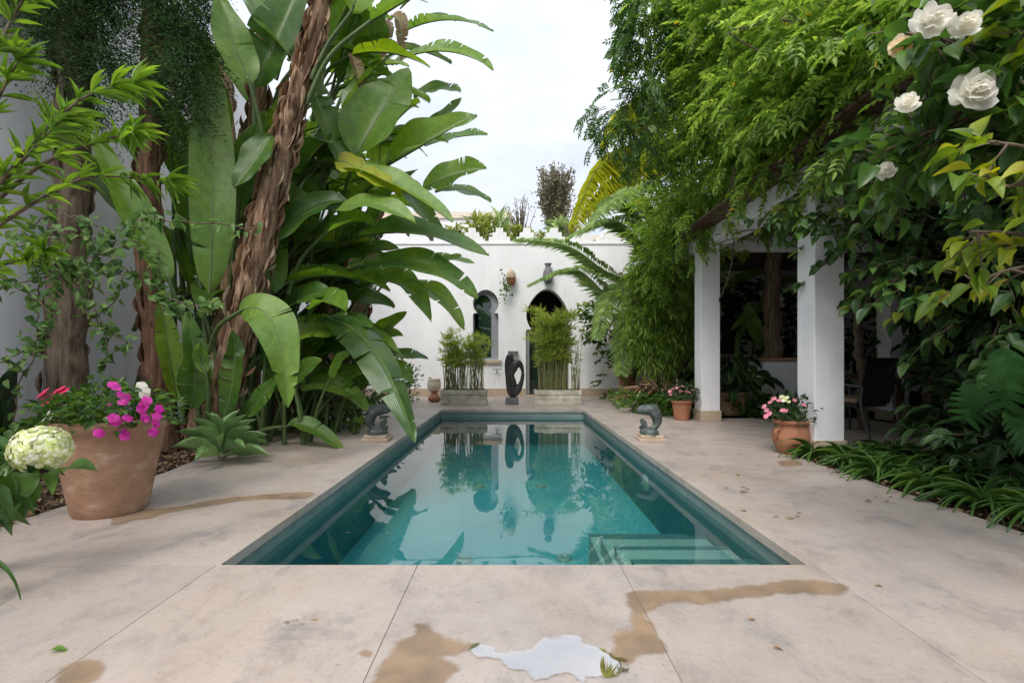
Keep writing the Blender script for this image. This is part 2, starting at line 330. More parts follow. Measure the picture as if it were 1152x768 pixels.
M['ofade'] = petal('faded_orange_petals', [(0, (.62, .42, .18)), (.5, (.75, .66, .48)), (1, (.8, .76, .64))], .4)
# foliage
M['strel'] = leafm('paddle_leaf', [(0, (.045, .115, .022)), (.3, (.075, .17, .028)), (.65, (.13, .255, .034)), (1, (.22, .36, .04))], .42, .30, 260, .55)
M['strely'] = leafm('yellowing_paddle_leaf', [(0, (.30, .34, .02)), (1, (.38, .36, .03))], .4, .4, 220)
M['strelp'] = leafm('light_paddle_leaf', [(0, (.13, .26, .05)), (1, (.19, .32, .06))], .42, .32, 240)
M['conif'] = leafm('conifer_scales', [(0, (.020, .050, .018)), (.6, (.045, .095, .03)), (1, (.08, .15, .045))], .25, .7, 0, .12)
M['canopy'] = leafm('canopy_leaf', [(0, (.10, .195, .035)), (.35, (.17, .295, .05)), (.75, (.26, .40, .075)), (.99, (.34, .46, .10)), (1, (.55, .36, .03))], .55, .42)
M['canopyd'] = leafm('deep_green_leaf', [(0, (.032, .085, .02)), (.5, (.06, .14, .028)), (1, (.11, .21, .035))], .38, .33)
M['rose'] = leafm('climber_leaf', [(0, (.03, .075, .022)), (.6, (.055, .13, .032)), (.94, (.09, .18, .035)), (1, (.28, .28, .03))], .3, .35, 60, sb=.15)
M['lime'] = leafm('lime_leaf', [(0, (.09, .17, .02)), (.4, (.16, .25, .025)), (.75, (.27, .33, .03)), (1, (.40, .38, .04))], .45, .35, 60, sb=.15)
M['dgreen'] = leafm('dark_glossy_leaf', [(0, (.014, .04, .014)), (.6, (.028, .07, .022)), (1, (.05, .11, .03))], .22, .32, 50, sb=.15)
M['mons'] = leafm('monstera_leaf', [(0, (.016, .055, .014)), (1, (.03, .09, .022))], .2, .5, 0, .12)
M['dead'] = leafm('dead_paddle_leaf', [(0, (.12, .07, .04)), (1, (.24, .15, .09))], .25, .7, 200)
M['old'] = leafm('old_paddle_leaf', [(0, (.035, .095, .022)), (1, (.055, .13, .03))], .32, .26, 260, .6)
M['strap'] = leafm('strap_leaf', [(0, (.035, .09, .02)), (.6, (.065, .145, .03)), (1, (.12, .22, .045))], .33, .33)
M['narrow'] = leafm('narrow_leaf', [(0, (.10, .21, .025)), (.5, (.17, .32, .04)), (1, (.27, .43, .06))], .45, .38)
M['vine'] = leafm('vine_leaf', [(0, (.05, .12, .03)), (.6, (.11, .20, .055)), (1, (.19, .29, .09))], .35, .5, 0, .25)
M['agave'] = leafm('agave_leaf', [(0, (.13, .25, .09)), (1, (.23, .37, .14))], .15, .42)
M['palm'] = leafm('palm_leaflet', [(0, (.24, .34, .14)), (.6, (.36, .48, .21)), (1, (.48, .58, .27))], .52, .4)
M['palmy'] = leafm('yellow_palm_leaflet', [(0, (.32, .38, .04)), (.6, (.50, .52, .08)), (1, (.38, .48, .07))], .5, .4)
M['papy'] = leafm('papyrus_ray', [(0, (.18, .28, .05)), (.6, (.34, .45, .08)), (1, (.50, .54, .12))], .45, .5)
M['stemb'] = leafm('reed_stem', [(0, (.20, .11, .07)), (.35, (.22, .24, .09)), (1, (.32, .38, .16))], .1, .6)
M['dry'] = leafm('dry_twig_leaf', [(0, (.12, .105, .07)), (.6, (.20, .18, .12)), (1, (.24, .26, .12))], .25, .7)
M['terr'] = leafm('terrace_leaf', [(0, (.12, .17, .04)), (.5, (.24, .30, .06)), (1, (.36, .38, .10))], .4, .5)

# ------------------------------------------------------------------ ground, deck, pool (setting)
PX0, PX1, PY0, PY1 = -1.45, 1.465, 2.355, 9.9
WZ = -0.15
g = MB()
gx = [-60, PX0-.3, PX1+.3, 60]; gy = [-30, PY0-.3, PY1+.3, 90]
for i in range(3):
    for j in range(3):
        if (i, j) != (1, 1):
            g.add([(gx[i], gy[j], -.05), (gx[i+1], gy[j], -.05), (gx[i+1], gy[j+1], -.05), (gx[i], gy[j+1], -.05)], [(0, 1, 2, 3)])
struct(g.build('ground', M['soil'], smooth=False))

def poly_slab(mb, P, z0, z1):
    P = [tuple(p) for p in P]; n = len(P)
    if n == 4:
        mb.add([(x, y, z0) for x, y in P]+[(x, y, z1) for x, y in P], [(3, 2, 1, 0), (4, 5, 6, 7)]+[(k, (k+1) % 4, 4+(k+1) % 4, 4+k) for k in range(4)])
gb = MB(); gb.box(-2.9, 2.97, -1.2, PY0-.05, -.049, -.0045); gb.box(-3.1, PX0-.06, PY0-.048, 13.5, -.049, -.0045); gb.box(PX1+.06, 2.97, PY0-.048, 13.5, -.049, -.0045); gb.box(2.972, 6.0, 5.3, 8.35, -.049, -.0045); gb.box(PX0-.058, PX1+.058, PY1+.08, 13.5, -.049, -.0045)
struct(gb.build('mortar_bed', noisy('mortar', (.24, .205, .175), (.33, .285, .25), 9, .9, .2), smooth=False))
d = MB(); J = .0015
def slab(x0, x1, y0, y1, lx0=None, lx1=None):
    a = x0 if lx0 is None else lx0; b = x1 if lx1 is None else lx1   # a, b: edges at y1
    poly_slab(d, [(x0+J, y0+J), (x1-J, y0+J), (b-J, y1-J), (a+J, y1-J)], -.055, 0)
for (x0, x1) in ((-1.45, -.463), (-.463, .53), (.53, 1.475)):
    slab(x0, x1, -1.2, .55); slab(x0, x1, .55, PY0+.02)
slab(-2.9, -1.45, -1.2, .9); slab(-2.9, -1.45, .9, PY0+.02, -2.98)
slab(1.475, 2.98, -1.2, .7); slab(1.475, 2.98, .7, PY0+.02)
ys = [PY0+.02, 4.4, 6.2, 8.0, PY1-.02]; le = [-2.98, -3.12, -3.4, -3.42, -3.42]
for k in range(4):
    slab(le[k], PX0+.02, ys[k], ys[k+1], le[k+1])
    slab(PX1-.02, 2.98, ys[k], ys[k+1])
for (x0, x1) in ((2.98, 4.4), (4.4, 6.1)):
    slab(x0, x1, 5.25, 6.7); slab(x0, x1, 6.7, 8.42)
for (x0, x1) in ((-3.42, -1.9), (-1.9, -.46), (-.46, .53), (.53, 1.9), (1.9, 2.98)):
    slab(x0, x1, PY1-.02, 11.6); slab(x0, x1, 11.6, 13.6)
deck = struct(d.build('deck', M['deck'], smooth=False, bevel=.0015))

b = MB(); fz = -.72; o_ = .018
X0, X1, Y0, Y1 = PX0-o_, PX1+o_, PY0-o_, PY1+o_
b.add([(X0, Y0, fz), (X1, Y0, fz), (X1, Y1, fz), (X0, Y1, fz)], [(0, 1, 2, 3)])
pool = struct(b.build('pool_floor', M['teal'], smooth=False))
b = MB(); zr = -.20
b.box(X0-.012, X0+.006, Y0, Y1, zr, -.056); b.box(X1-.006, X1+.012, Y0, Y1, zr, -.056); b.box(X0+.007, X1-.007, Y1-.006, Y1+.012, zr, -.056); b.box(X0+.007, X1-.007, Y0-.012, Y0+.006, zr, -.056)
struct(b.build('pool_rim', M['rimt'], smooth=False))
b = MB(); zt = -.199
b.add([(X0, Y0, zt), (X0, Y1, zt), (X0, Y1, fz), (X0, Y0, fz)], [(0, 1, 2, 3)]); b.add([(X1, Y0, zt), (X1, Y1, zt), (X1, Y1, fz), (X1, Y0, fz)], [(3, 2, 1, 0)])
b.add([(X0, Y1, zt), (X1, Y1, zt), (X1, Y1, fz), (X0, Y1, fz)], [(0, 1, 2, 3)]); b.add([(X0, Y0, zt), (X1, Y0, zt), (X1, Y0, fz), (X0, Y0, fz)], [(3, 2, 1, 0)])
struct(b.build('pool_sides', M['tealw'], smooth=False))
w = MB(); w.add([(X0, Y0, WZ), (X1, Y0, WZ), (X1, Y1, WZ), (X0, Y1, WZ)], [(0, 1, 2, 3)])
struct(w.build('water', M['water'], smooth=False))
for (z, y, x) in ((-.205, 2.93, .72), (-.275, 3.32, .70), (-.35, 3.72, .68), (-.47, 4.1, .65)):
    s_ = MB(); s_.box(x, X1-.003, y-.055, y+.002, z-.012, z+.003); struct(s_.build('step_edge', M['nose'], smooth=False))
    s_ = MB(); s_.box(x, X1-.001, Y0+.001, y, fz+.002, z)
    struct(s_.build('pool_step', M['step'], smooth=False, bevel=.012))
for i, (x, y) in enumerate(((-.41, 4.16), (.45, 4.2), (-.45, 6.6), (.40, 6.6))):
    l = MB(); l.lathe([(0, .02), (.035, .02), (.037, .026), (.06, .024), (.068, .014), (.07, 0)], (x, y, fz), 24)
    tag(l.build('pool_drain', M['rimt']), ['round pale drain on the pool floor by the near edge, left of two', 'round pale drain on the pool floor beside the pool steps', 'small pale drain mid pool on the left', 'small pale drain mid pool on the right'][i], 'pool drain', 'pale drains on the pool floor')
l = MB(); V0 = MB().lathe([(0, .03), (.07, .03), (.095, .02), (.105, 0)], (0, 0, 0), 24)
l.add(V0.V[0][:, [2, 1, 0]]*np.array([-1, 1, 1])+np.array([X1, 5.35, -.36]), np.concatenate(V0.Q))
tag(l.build('pool_lamp', M['step']), 'round pale lamp set in the pool wall under water', 'pool lamp')

# wet patches and puddle on the near slabs, outlines in metres on the deck
def gp(px, py): y = 544/(py-405.7); return ((px-576.5)/544*y, y)
def wet(name, pts, mat, z, jit=.006, sub=7, soft=.04):
    P = [np.array(gp(*p)) for p in pts]; Q = []; n = len(P)
    for i in range(n):
        a, b_, c, d_ = P[i-1], P[i], P[(i+1) % n], P[(i+2) % n]
        for k in range(sub):
            t = k/sub; Q.append(.5*((2*b_)+(c-a)*t+(2*a-5*b_+4*c-d_)*t*t+(3*b_-a-3*c+d_)*t**3))
    Q = np.array(Q); lo, hi = Q.min(0)-.05, Q.max(0)+.05; st = max(.006, (hi-lo).max()/170); st = min(st, .012) if (hi-lo).max() < .4 else st
    nx, ny = (np.ceil((hi-lo)/st)).astype(int)+1; gx_, gy_ = np.meshgrid(lo[0]+np.arange(nx)*st, lo[1]+np.arange(ny)*st); G = np.stack([gx_.ravel(), gy_.ravel()], 1)
    A, B = Q, np.roll(Q, -1, 0); best = np.full(len(G), 9.0); ins = np.zeros(len(G), bool)
    for p, q in zip(A, B):
        e = q-p; w_ = G-p; t_ = np.clip((w_@e)/max(1e-9, e@e), 0, 1)[:, None]; best = np.minimum(best, np.linalg.norm(w_-t_*e, axis=1))
        cr = ((p[1] > G[:, 1]) != (q[1] > G[:, 1])); xx = p[0]+(G[:, 1]-p[1])/(q[1]-p[1]+1e-12)*e[0]; ins ^= cr & (G[:, 0] < xx)
    sd = np.where(ins, best, -best); al = np.clip(.5+sd/(2*soft), 0, 1)
    idx = np.arange(nx*ny).reshape(ny, nx); F = np.stack([idx[:-1, :-1], idx[:-1, 1:], idx[1:, 1:], idx[1:, :-1]], -1).reshape(-1, 4); F = F[al[F].max(1) > .01]
    used = np.unique(F); mp_ = np.zeros(nx*ny, int); mp_[used] = np.arange(len(used))
    m = MB(); m.add(np.column_stack([G[used], np.full(len(used), z)]), mp_[F], np.column_stack([al[used], al[used]])); return struct(m.build(name, mat))
wet('wet_patch', [(416, 768), (440, 737), (447, 722), (470, 714), (466, 702), (478, 703), (492, 712), (520, 722), (537, 729), (522, 735), (492, 739), (512, 749), (508, 762), (497, 775), (460, 790), (420, 785)], M['wet'], .003)
wet('wet_patch', [(682, 743), (690, 728), (694, 712), (712, 707), (710, 690), (703, 668), (722, 664), (760, 665), (800, 664), (830, 660), (870, 655), (915, 653), (955, 660), (940, 668), (900, 667), (850, 672), (800, 679), (760, 677), (735, 684), (728, 694), (740, 712), (746, 732), (720, 736), (704, 747)], M['wet'], .003)
wet('puddle', [(528, 729), (560, 732), (592, 734), (606, 724), (640, 718), (668, 728), (700, 744), (690, 748), (715, 753), (690, 762), (655, 768), (640, 760), (615, 764), (597, 760), (592, 753), (570, 750), (545, 742)], M['puddle'], .006, .004, 7, .045)
wet('wet_patch', [(60, 768), (75, 750), (97, 741), (113, 744), (115, 756), (100, 770), (80, 785), (58, 785)], M['wet'], .003)
wet('wet_patch', [(128, 581), (150, 574), (200, 570), (240, 562), (290, 557), (330, 554), (354, 554), (340, 561), (290, 562), (245, 568), (190, 577), (170, 583), (150, 586), (128, 590)], M['wet'], .003, .004, 7, .03)
wet('wet_patch', [(404, 735), (412, 731), (421, 734), (417, 740), (408, 740)], M['wet'], .003, .002, 7, .03)
wet('wet_patch', [(876, 519), (890, 517), (903, 520), (897, 524), (880, 524)], M['wet'], .003, .004, 7, .03)
for (cx_, cy_, k) in ((338, 701, 9), (985, 562, 7), (890, 580, 6), (830, 552, 5)):
    for i in range(k):
        x = cx_+random.uniform(-18, 18); y = cy_+random.uniform(-4, 4); a = random.uniform(1.5, 5)
        wet('wet_patch', [(x-a, y), (x, y-a*.35), (x+a, y), (x, y+a*.4)], M['wet'], .003, .001, 3, .012)

# ------------------------------------------------------------------ the courtyard house behind the pool
def horseshoe(xc, hw, r, zs, zc, z0, ogee=0.0, n=26):
    """outline going up the right side, over the arch, down the left side"""
    a0 = math.asin(max(-1, min(1, (zs-zc)/r)))
    P = [(xc+hw, z0), (xc+hw, zs-.05), (xc+hw-.03, zs)]
    for i in range(n+1):
        a = a0+(math.pi-2*a0)*i/n
        x, z = xc+r*math.cos(a), zc+r*math.sin(a)
        z += ogee*max(0, math.sin(a))**4
        P.append((x, z))
    return P+[(xc-hw+.03, zs), (xc-hw, zs-.05), (xc-hw, z0)]
def curve_solid(name, splines, mat, y0, y1, parent=None, bevel=0):
    """2-D outlines (x,z) filled with holes, given thickness y0..y1"""
    cd = bpy.data.curves.new(name, 'CURVE'); cd.dimensions = '2D'; cd.fill_mode = 'BOTH'; cd.extrude = (y1-y0)/2; cd.bevel_depth = bevel
    for sp in splines:
        s = cd.splines.new('POLY'); s.points.add(len(sp)-1); s.use_cyclic_u = True
        for p, (x, z) in zip(s.points, sp): p.co = (x, z, 0, 1)
    o = bpy.data.objects.new(name, cd); col.objects.link(o)
    me = bpy.data.meshes.new_from_object(o); bpy.data.objects.remove(o); bpy.data.curves.remove(cd)
    me.transform(Matrix.Translation((0, (y0+y1)/2, 0)) @ Matrix.Rotation(R(90), 4, 'X'))
    me.materials.clear(); me.materials.append(mat)
    o = bpy.data.objects.new(name, me); col.objects.link(o)
    if parent is not None: o.parent = parent; o.location = -Vector(parent.location)
    return o
WY = 13.6
house = thing('courtyard_house', 'white Moorish house front with stepped battlements and horseshoe openings behind pool', 'house', (0, WY, 0))
# outline with stepped merlons
top = []; base_z = 4.36; xm = -11.3; st = .095; sh = .125
x = -5.6
merl = []
c = -1.13-.775*6
while c < 10: merl.append(c); c += .775
line = [(merl[0]-.3875, base_z)]
for c in merl:
    line += [(c-.30, base_z), (c-.30, base_z+sh), (c-.20, base_z+sh), (c-.20, base_z+2*sh), (c-.10, base_z+2*sh), (c-.10, base_z+3*sh), (c+.10, base_z+3*sh), (c+.10, base_z+2*sh), (c+.20, base_z+2*sh), (c+.20, base_z+sh), (c+.30, base_z+sh), (c+.30, base_z)]
line += [(merl[-1]+.3875, base_z)]
xl, xr = line[0][0], line[-1][0]
DX, WX, W2 = .99, -.74, 6.2
door = horseshoe(DX, .60, .585, 1.88, 2.27, -.1, .17)
outline = [(xl, -.1)]+list(reversed(door))[:0]+[(DX-.60, -.1)]+[(x, z) for x, z in reversed(door)][1:-1]+[(DX+.60, -.1), (xr, -.1)]+list(reversed(line))
win = horseshoe(WX, .36, .36, 2.34, 2.61, 1.03, .03); win2 = horseshoe(W2, .30, .32, 2.3, 2.55, 1.2, .03)
smallw = [(3.02-.55, .95), (3.02-.15, .95), (3.02-.15, 1.75), (3.02-.55, 1.75)]
curve_solid('facade', [outline, win, win2], M['white'], WY, WY+.38, house)
def part(mb, name, mat, parent, **k): return mb.build(name, mat, parent, **k)
m = MB(); m.box(xl, xr, WY+.382, WY+6, 3.8, 4.05); part(m, 'roof_slab', M['cream'], house, smooth=False)
m = MB(); m.box(-5.15, DX-.62, WY-.03, WY-.002, 0.001, .22); m.box(DX+.62, 8, WY-.03, WY-.002, 0.001, .22); part(m, 'skirting', M['beige'], house, smooth=False)
m = MB(); m.box(xl, xr, WY-.025, WY-.002, base_z-.09, base_z-.03); part(m, 'string_course', M['white'], house, smooth=False)
# horseshoe window with an open grey casement
wn = MB(); wn.box(WX-.35, WX+.35, WY+.30, WY+.33, 1.035, 2.97); part(wn, 'window', M['glass'], house, smooth=False)
curve_solid('window_frame', [horseshoe(WX, .352, .352, 2.34, 2.61, 1.035, .03), horseshoe(WX-.085, .235, .25, 2.40, 2.59, 1.09, .03)], M['greyp'], WY+.16, WY+.22, house)
m = MB(); m.box(WX-.44, WX+.44, WY-.07, WY+.2, .93, 1.028); part(m, 'window_sill', M['beige'], house, smooth=False, bevel=.01)
m = MB(); m.box(W2-.42, W2+.42, WY+.25, WY+.3, 1.1, 2.95); part(m, 'window', M['dark'], house, smooth=False)
# doorway: dark room beyond, brown leaf on the right, glazed leaf at the left
m = MB(); m.box(DX-.8, DX+.8, WY+1.6, WY+1.65, -.04, 3.2); m.box(DX-.85, DX-.8, WY+.4, WY+1.6, -.04, 3.2); m.box(DX+.8, DX+.85, WY+.4, WY+1.6, -.04, 3.2); part(m, 'hallway', M['dark'], house, smooth=False)
m = MB(); m.box(DX+.04, DX+.585, WY+.30, WY+.36, .02, 1.86)
for z0, z1 in ((.1, .55), (.65, 1.15), (1.25, 1.8)): m.box(DX+.12, DX+.50, WY+.285, WY+.298, z0, z1)
dl = part(m, 'door', M['dwood'], house, smooth=False); m = MB(); m.lathe([(0, .03), (.02, .025), (.025, 0)], (DX+.1, WY+.27, 1.0), 10); part(m, 'handle', M['metal'], dl)
m = MB(); m.box(DX-.59, DX-.50, WY+.06, WY+.36, .0, 1.86); part(m, 'door_frame', M['greyp'], house, smooth=False)
m = MB(); m.box(DX-.49, DX+.03, WY+.33, WY+.345, .02, 1.86); part(m, 'door_pane', M['glass'], house, smooth=False)
m = MB(); m.box(DX-.62, DX+.62, WY-.35, WY+.4, -.003, .03); part(m, 'threshold', M['beige'], house, smooth=False, bevel=.006)

# side garden wall on the left, one tall white wall
m = MB(); m.box(-5.7, -5.3, -3, WY+.3, -.05, 6.5)
gw = m.build('garden_wall', M['white2'], smooth=False, bevel=.02); tag(gw, 'tall white rendered garden wall behind the conifers', 'wall')
m = MB(); m.box(-5.3, -4.2, 11.2, 11.5, -.05, 1.9)
tag(m.build('low_wall', M['white'], smooth=False, bevel=.02), 'short white return wall behind the paddle leaved plants', 'wall')

# pergola on the right
per = thing('pergola', 'white pergola with square columns and dark boarded roof on the right', 'pergola', (3.3, 8.2, 0))
CX0, CX1 = 3.155, 3.465
def column(x0, y0, z1, label=None):
    m = MB(); m.box(x0, x0+.31, y0, y0+.31, 0, z1); c = part(m, 'column', M['white2'], per, smooth=False, bevel=.008)
    m = MB(); m.box(x0-.018, x0+.328, y0-.018, y0+.328, 0.001, .17); part(m, 'plinth', M['beige'], c, smooth=False, bevel=.005)
    # parts of a part keep the part's own frame
    ch = c.children[0]; ch.location = (0, 0, 0)
for y in (1.9, 5.04, 8.05, 11.2): column(CX0, y, 2.86)
for y in (5.04, 8.05, 11.2): column(6.3, y, 2.86)
m = MB(); m.box(CX0-.02, CX1+.02, .8, WY-.01, 2.862, 3.09); part(m, 'beam', M['white2'], per, smooth=False, bevel=.01)
for y in (1.9, 5.04, 8.05, 11.2):
    m = MB(); m.box(CX1+.023, 7.4, y+.02, y+.29, 2.865, 3.085); part(m, 'cross_beam', M['white2'], per, smooth=False, bevel=.01)
m = MB()
for y in np.arange(.9, WY-.1, .16): m.box(CX0-.35, 7.6, y, y+.135, 3.095, 3.125)
m.box(CX0-.2, 7.6, .9, WY-.004, 3.13, 3.16)
part(m, 'roof_boards', M['dwood'], per, smooth=False)
m = MB(); m.box(7.5, 7.8, 0, WY, -.05, 3.09)
tag(m.build('house_wall', M['white2'], smooth=False), 'shaded white house wall along the back of the pergola', 'wall')

# background building over the terrace
bb = thing('apartment_house', 'white building with tan coping rising beyond the roof terrace plants', 'building', (-1.5, 24, 0))
m = MB(); m.box(-7, -.1, 24, 30, 0, 8.05); part(m, 'wall', M['white'], bb, smooth=False)
m = MB(); m.box(-.1, 7, 25, 30, 0, 7.2); part(m, 'side_wing', M['white'], bb, smooth=False)
m = MB(); m.box(-7.1, 0.0, 23.9, 30.1, 8.05, 8.35); m.box(0.0, 7.1, 24.9, 30.1, 7.2, 7.45); part(m, 'roof_coping', M['cream'], bb, smooth=False)
m = MB(); m.box(-3.2, -1.55, WY+1.0, WY+2.0, 4.80, 4.95); m.box(-3.0, -2.9, WY+1.1, WY+1.2, 4.05, 4.8); m.box(-1.8, -1.7, WY+1.1, WY+1.2, 4.05, 4.8)
tag(m.build('terrace_table', M['wicker'], smooth=False, bevel=.01), 'dark flat topped table at the left edge of the roof terrace', 'table')

# ------------------------------------------------------------------ ornaments on the house front
def jitterpots(): pass
lan = thing('wall_planter', 'terracotta wall pot with trailing plant under a pale lantern hood', 'wall pot', at(575, 320, WY-.12))
c0 = at(575.5, 319, WY-.14)
m = MB(); m.lathe([(0, -.02), (.08, 0), (.12, .09), (.125, .2), (.135, .215), (.12, .22), (.1, .19)], c0-np.array([0, 0, .05]), 20); part(m, 'pot', M['terra2'], lan)
m = MB(); m.lathe([(.125, .2), (.13, .30), (.09, .40), (.03, .46), (0, .47)], c0-np.array([0, 0, .05]), 16); part(m, 'hood', M['beige'], lan)
k = 70; P = c0+np.array([-.12, -.1, .05])+rng.normal(0, 1, (k, 3))*np.array([.08, .05, .2])-np.array([0, 0, .28])*rng.random((k, 1))
m = MB(); m.add(*inst(OV3, P, rdir(k)+np.array([0, 0, -.7]), rdir(k)+UP, .09, .03)); part(m, 'trailing_leaves', M['vine'], lan)
c0 = at(617, 319, WY-.13)
m = MB(); m.lathe([(0, 0), (.07, 0), (.12, .06), (.15, .22), (.12, .36), (.075, .42), (.07, .5), (.11, .55), (.10, .56), (.05, .5)], c0, 22)
m.tube([c0+np.array([0, .02, .2]), c0+np.array([0, .14, .2])], .02, 6)
tag(m.build('wall_vase', M['gstone']), 'grey green vase fixed to the wall above the arched door', 'vase')
m = MB(); m.box(-.11, .17, WY-.22, WY-.003, 1.20, 1.27); tag(m.build('wall_ledge', M['gstone'], smooth=False, bevel=.01), 'small grey stone ledge on white wall above the abstract sculpture', 'ledge')
tap = thing('wall_tap', 'small metal tap on white wall left of the sculpture', 'tap', (-.42, WY-.05, .7))
m = MB(); m.tube([(-.42, WY-.003, .72), (-.42, WY-.12, .72), (-.42, WY-.15, .66)], .015, 8); part(m, 'spout', M['metal'], tap)
m = MB(); m.tube([(-.55, WY-.08, .76), (-.29, WY-.08, .76)], .012, 6); m.tube([(-.42, WY-.08, .72), (-.42, WY-.08, .76)], .01, 6); part(m, 'handle', M['metal'], tap)

# abstract sculpture
sc_ = thing('abstract_sculpture', 'dark abstract sculpture with oval holes on a grey stone block', 'sculpture', (0, 11.15, 0))
def sp(cx, cy): return at(480+cx*.2083, 320+cy*.2083, 11.12)
def bez(P, n=14):
    P = [np.asarray(p, float) for p in P]; out = []
    for i in range(len(P)-1):
        a = P[max(0, i-1)]; b = P[i]; c = P[i+1]; e = P[min(len(P)-1, i+2)]
        for k in range(n):
            t = k/n; out.append(.5*((2*b)+(c-a)*t+(2*a-5*b+4*c-e)*t*t+(3*b-a-3*c+e)*t**3))
    return np.array(out+[P[-1]])
def lerp(vals, n): return np.interp(np.linspace(0, 1, n), np.linspace(0, 1, len(vals)), vals)
m = MB()
A = bez([sp(466, 612), sp(446, 575), sp(438, 500), sp(441, 430), sp(456, 392), sp(470, 383)]); m.tube(A, lerp([.03, .045, .045, .075, .10, .03], len(A)), 14, ex=1.3)
A = bez([sp(466, 610), sp(492, 575), sp(515, 525), sp(521, 470), sp(506, 428), sp(486, 428), sp(466, 455), sp(455, 490), sp(468, 530), sp(476, 560)]); m.tube(A, lerp([.03, .065, .04, .03, .05, .075, .085, .07, .065, .05], len(A)), 14, ex=1.3)
A = bez([sp(466, 606), sp(468, 575), sp(462, 520), sp(452, 470), sp(466, 430)]); m.tube(A, lerp([.03, .06, .055, .06, .05], len(A)), 14, ex=1.2)
b_ = part(m, 'figure', M['bronze'], sc_)
rm = b_.modifiers.new('r', 'REMESH'); rm.mode = 'VOXEL'; rm.voxel_size = .018; sm_ = b_.modifiers.new('s', 'SMOOTH'); sm_.iterations = 5; rm.use_smooth_shade = True
m = MB(); m.box(-.15, .15, 11.0, 11.28, 0, .155); part(m, 'base', M['gstone'], sc_, smooth=False, bevel=.012)

# leaping fish statues
def fish(x, y, f, label):
    t = thing('fish_statue', label, 'statue', (x, y, 0), 'fish statues beside the pool')
    def L(a, z, dy=0.0): return np.array([x+f*a, y+dy, z])
    m = MB()
    A = bez([L(-.165, .365), L(-.125, .378), L(-.06, .388), L(.01, .378), L(.065, .325), L(.09, .25), L(.075, .185), L(.03, .15), L(-.02, .145)], 8)
    m.tube(A, lerp([.022, .060, .080, .090, .088, .076, .056, .040, .028], len(A)), 16, ex=.8); bd = part(m, 'body', M['fishm'], t)
    m = MB()   # curled tail fin and a low back fin
    for (p, dd, ln, wd) in ((L(-.03, .15), (-f*.55, .1, .8), .14, .035), (L(-.03, .15), (-f*1.0, -.1, .15), .11, .03)):
        V, F, U = inst(leafT(5, .2, .1, 'petal'), [p], [dd], [np.array([0, 1, .2])], ln, wd)
        m.add(V, F, U); m.add(V+np.array([0, .014, 0]), F[:, ::-1], U)
    V0 = np.array([L(-.04, .440), L(.03, .462), L(.09, .435), L(.145, .35), L(.10, .37), L(.05, .425)]); m.add(np.concatenate([V0-[0, .006, 0], V0+[0, .006, 0]]), [(0, 1, 5), (1, 2, 4, 5), (2, 3, 4), (7, 6, 11), (8, 7, 11, 10), (9, 8, 10)])
    part(m, 'fin', M['fishm'], bd).location = (0, 0, 0)
    m = MB(); m.lathe([(0, .165), (.06, .16), (.105, .145), (.125, .11), (.12, .088), (.13, .07)], (x-f*.01, y, 0), 9, .10); part(m, 'rock', M['fishm'], t, smooth=False)
    m = MB(); m.box(x-.165, x+.165, y-.15, y+.15, 0, .038); m.box(x-.14, x+.14, y-.125, y+.125, .039, .075); part(m, 'plinth', M['beige'], t, smooth=False, bevel=.006)
fish(1.74, 6.1, 1, 'dark bronze leaping fish statue on the open deck right of the pool')
fish(-1.70, 6.1, -1, 'dark bronze fish statue half hidden by a drooping paddle leaf')

# ------------------------------------------------------------------ stone planters with papyrus
def planter(x0, x1, y0, label):
    t = thing('stone_planter', label, 'planter', ((x0+x1)/2, y0+.2, 0), 'stone planters at the far pool end')
    m = MB(); m.box(x0, x1, y0, y0+.42, 0, .11); m.box(x0+.012, x1-.012, y0+.012, y0+.408, .118, .22); m.box(x0, x1, y0, y0+.42, .228, .335)
    m.box(x0+.025, x1-.025, y0+.025, y0+.395, .1, .30)
    part(m, 'trough', M['planter'], t, smooth=False, bevel=.008)
    m = MB(); m.box(x0+.04, x1-.04, y0+.04, y0+.38, .33, .343); part(m, 'soil', M['soil'], t, smooth=False)
planter(-1.63, -.57, 10.95, 'long mossy white stone planter left of the abstract sculpture')
planter(.51, 1.58, 10.95, 'long mossy white stone planter standing before the arched door')
def papyrus(x0, x1, y0, n, h0, h1, label, ray=.16, top=1.0, dens=16):
    t = thing('papyrus', label, 'reed plant', ((x0+x1)/2, y0+.2, .34), 'papyrus reeds in the stone planters')
    ms = MB(); mr = MB()
    for i in range(n):
        x = random.uniform(x0+.06, x1-.06); y = random.uniform(y0+.06, y0+.36); h = random.uniform(h0, h1)*(.7+.3*random.random())
        dx = random.gauss(0, .10)*h; dy = random.gauss(0, .06)*h
        P = np.array([(x, y, .335), (x+dx*.3, y+dy*.3, .34+h*.5), (x+dx, y+dy, .34+h)]); ms.tube(P, [.008, .006, .004], 4, False)
        if random.random() < top:
            k = int(dens*random.uniform(.7, 1.3)); D = rdir(k)*np.array([1, 1, .6])+np.array([0, 0, .45])
            mr.add(*inst(LAN2, np.repeat(P[-1:], k, 0), D, rdir(k), rng.uniform(.6, 1.1, k)*ray, .0095))
    part(ms, 'stems', M['stemb'], t); part(mr, 'foliage', M['papy'], t, smooth=False)
papyrus(-1.63, -.57, 10.95, 130, .65, 1.38, 'papyrus reeds with brown stems in the planter left of the sculpture', .19, .95, 22)
papyrus(.56, 1.32, 10.95, 190, .7, 1.9, 'tall bright green papyrus filling the planter before the arched door', .25, .95, 26)
papyrus(1.3, 1.62, 10.95, 18, .5, 1.6, 'thin sparse papyrus stalks at the right end of the door planter', .13, .8, 9)

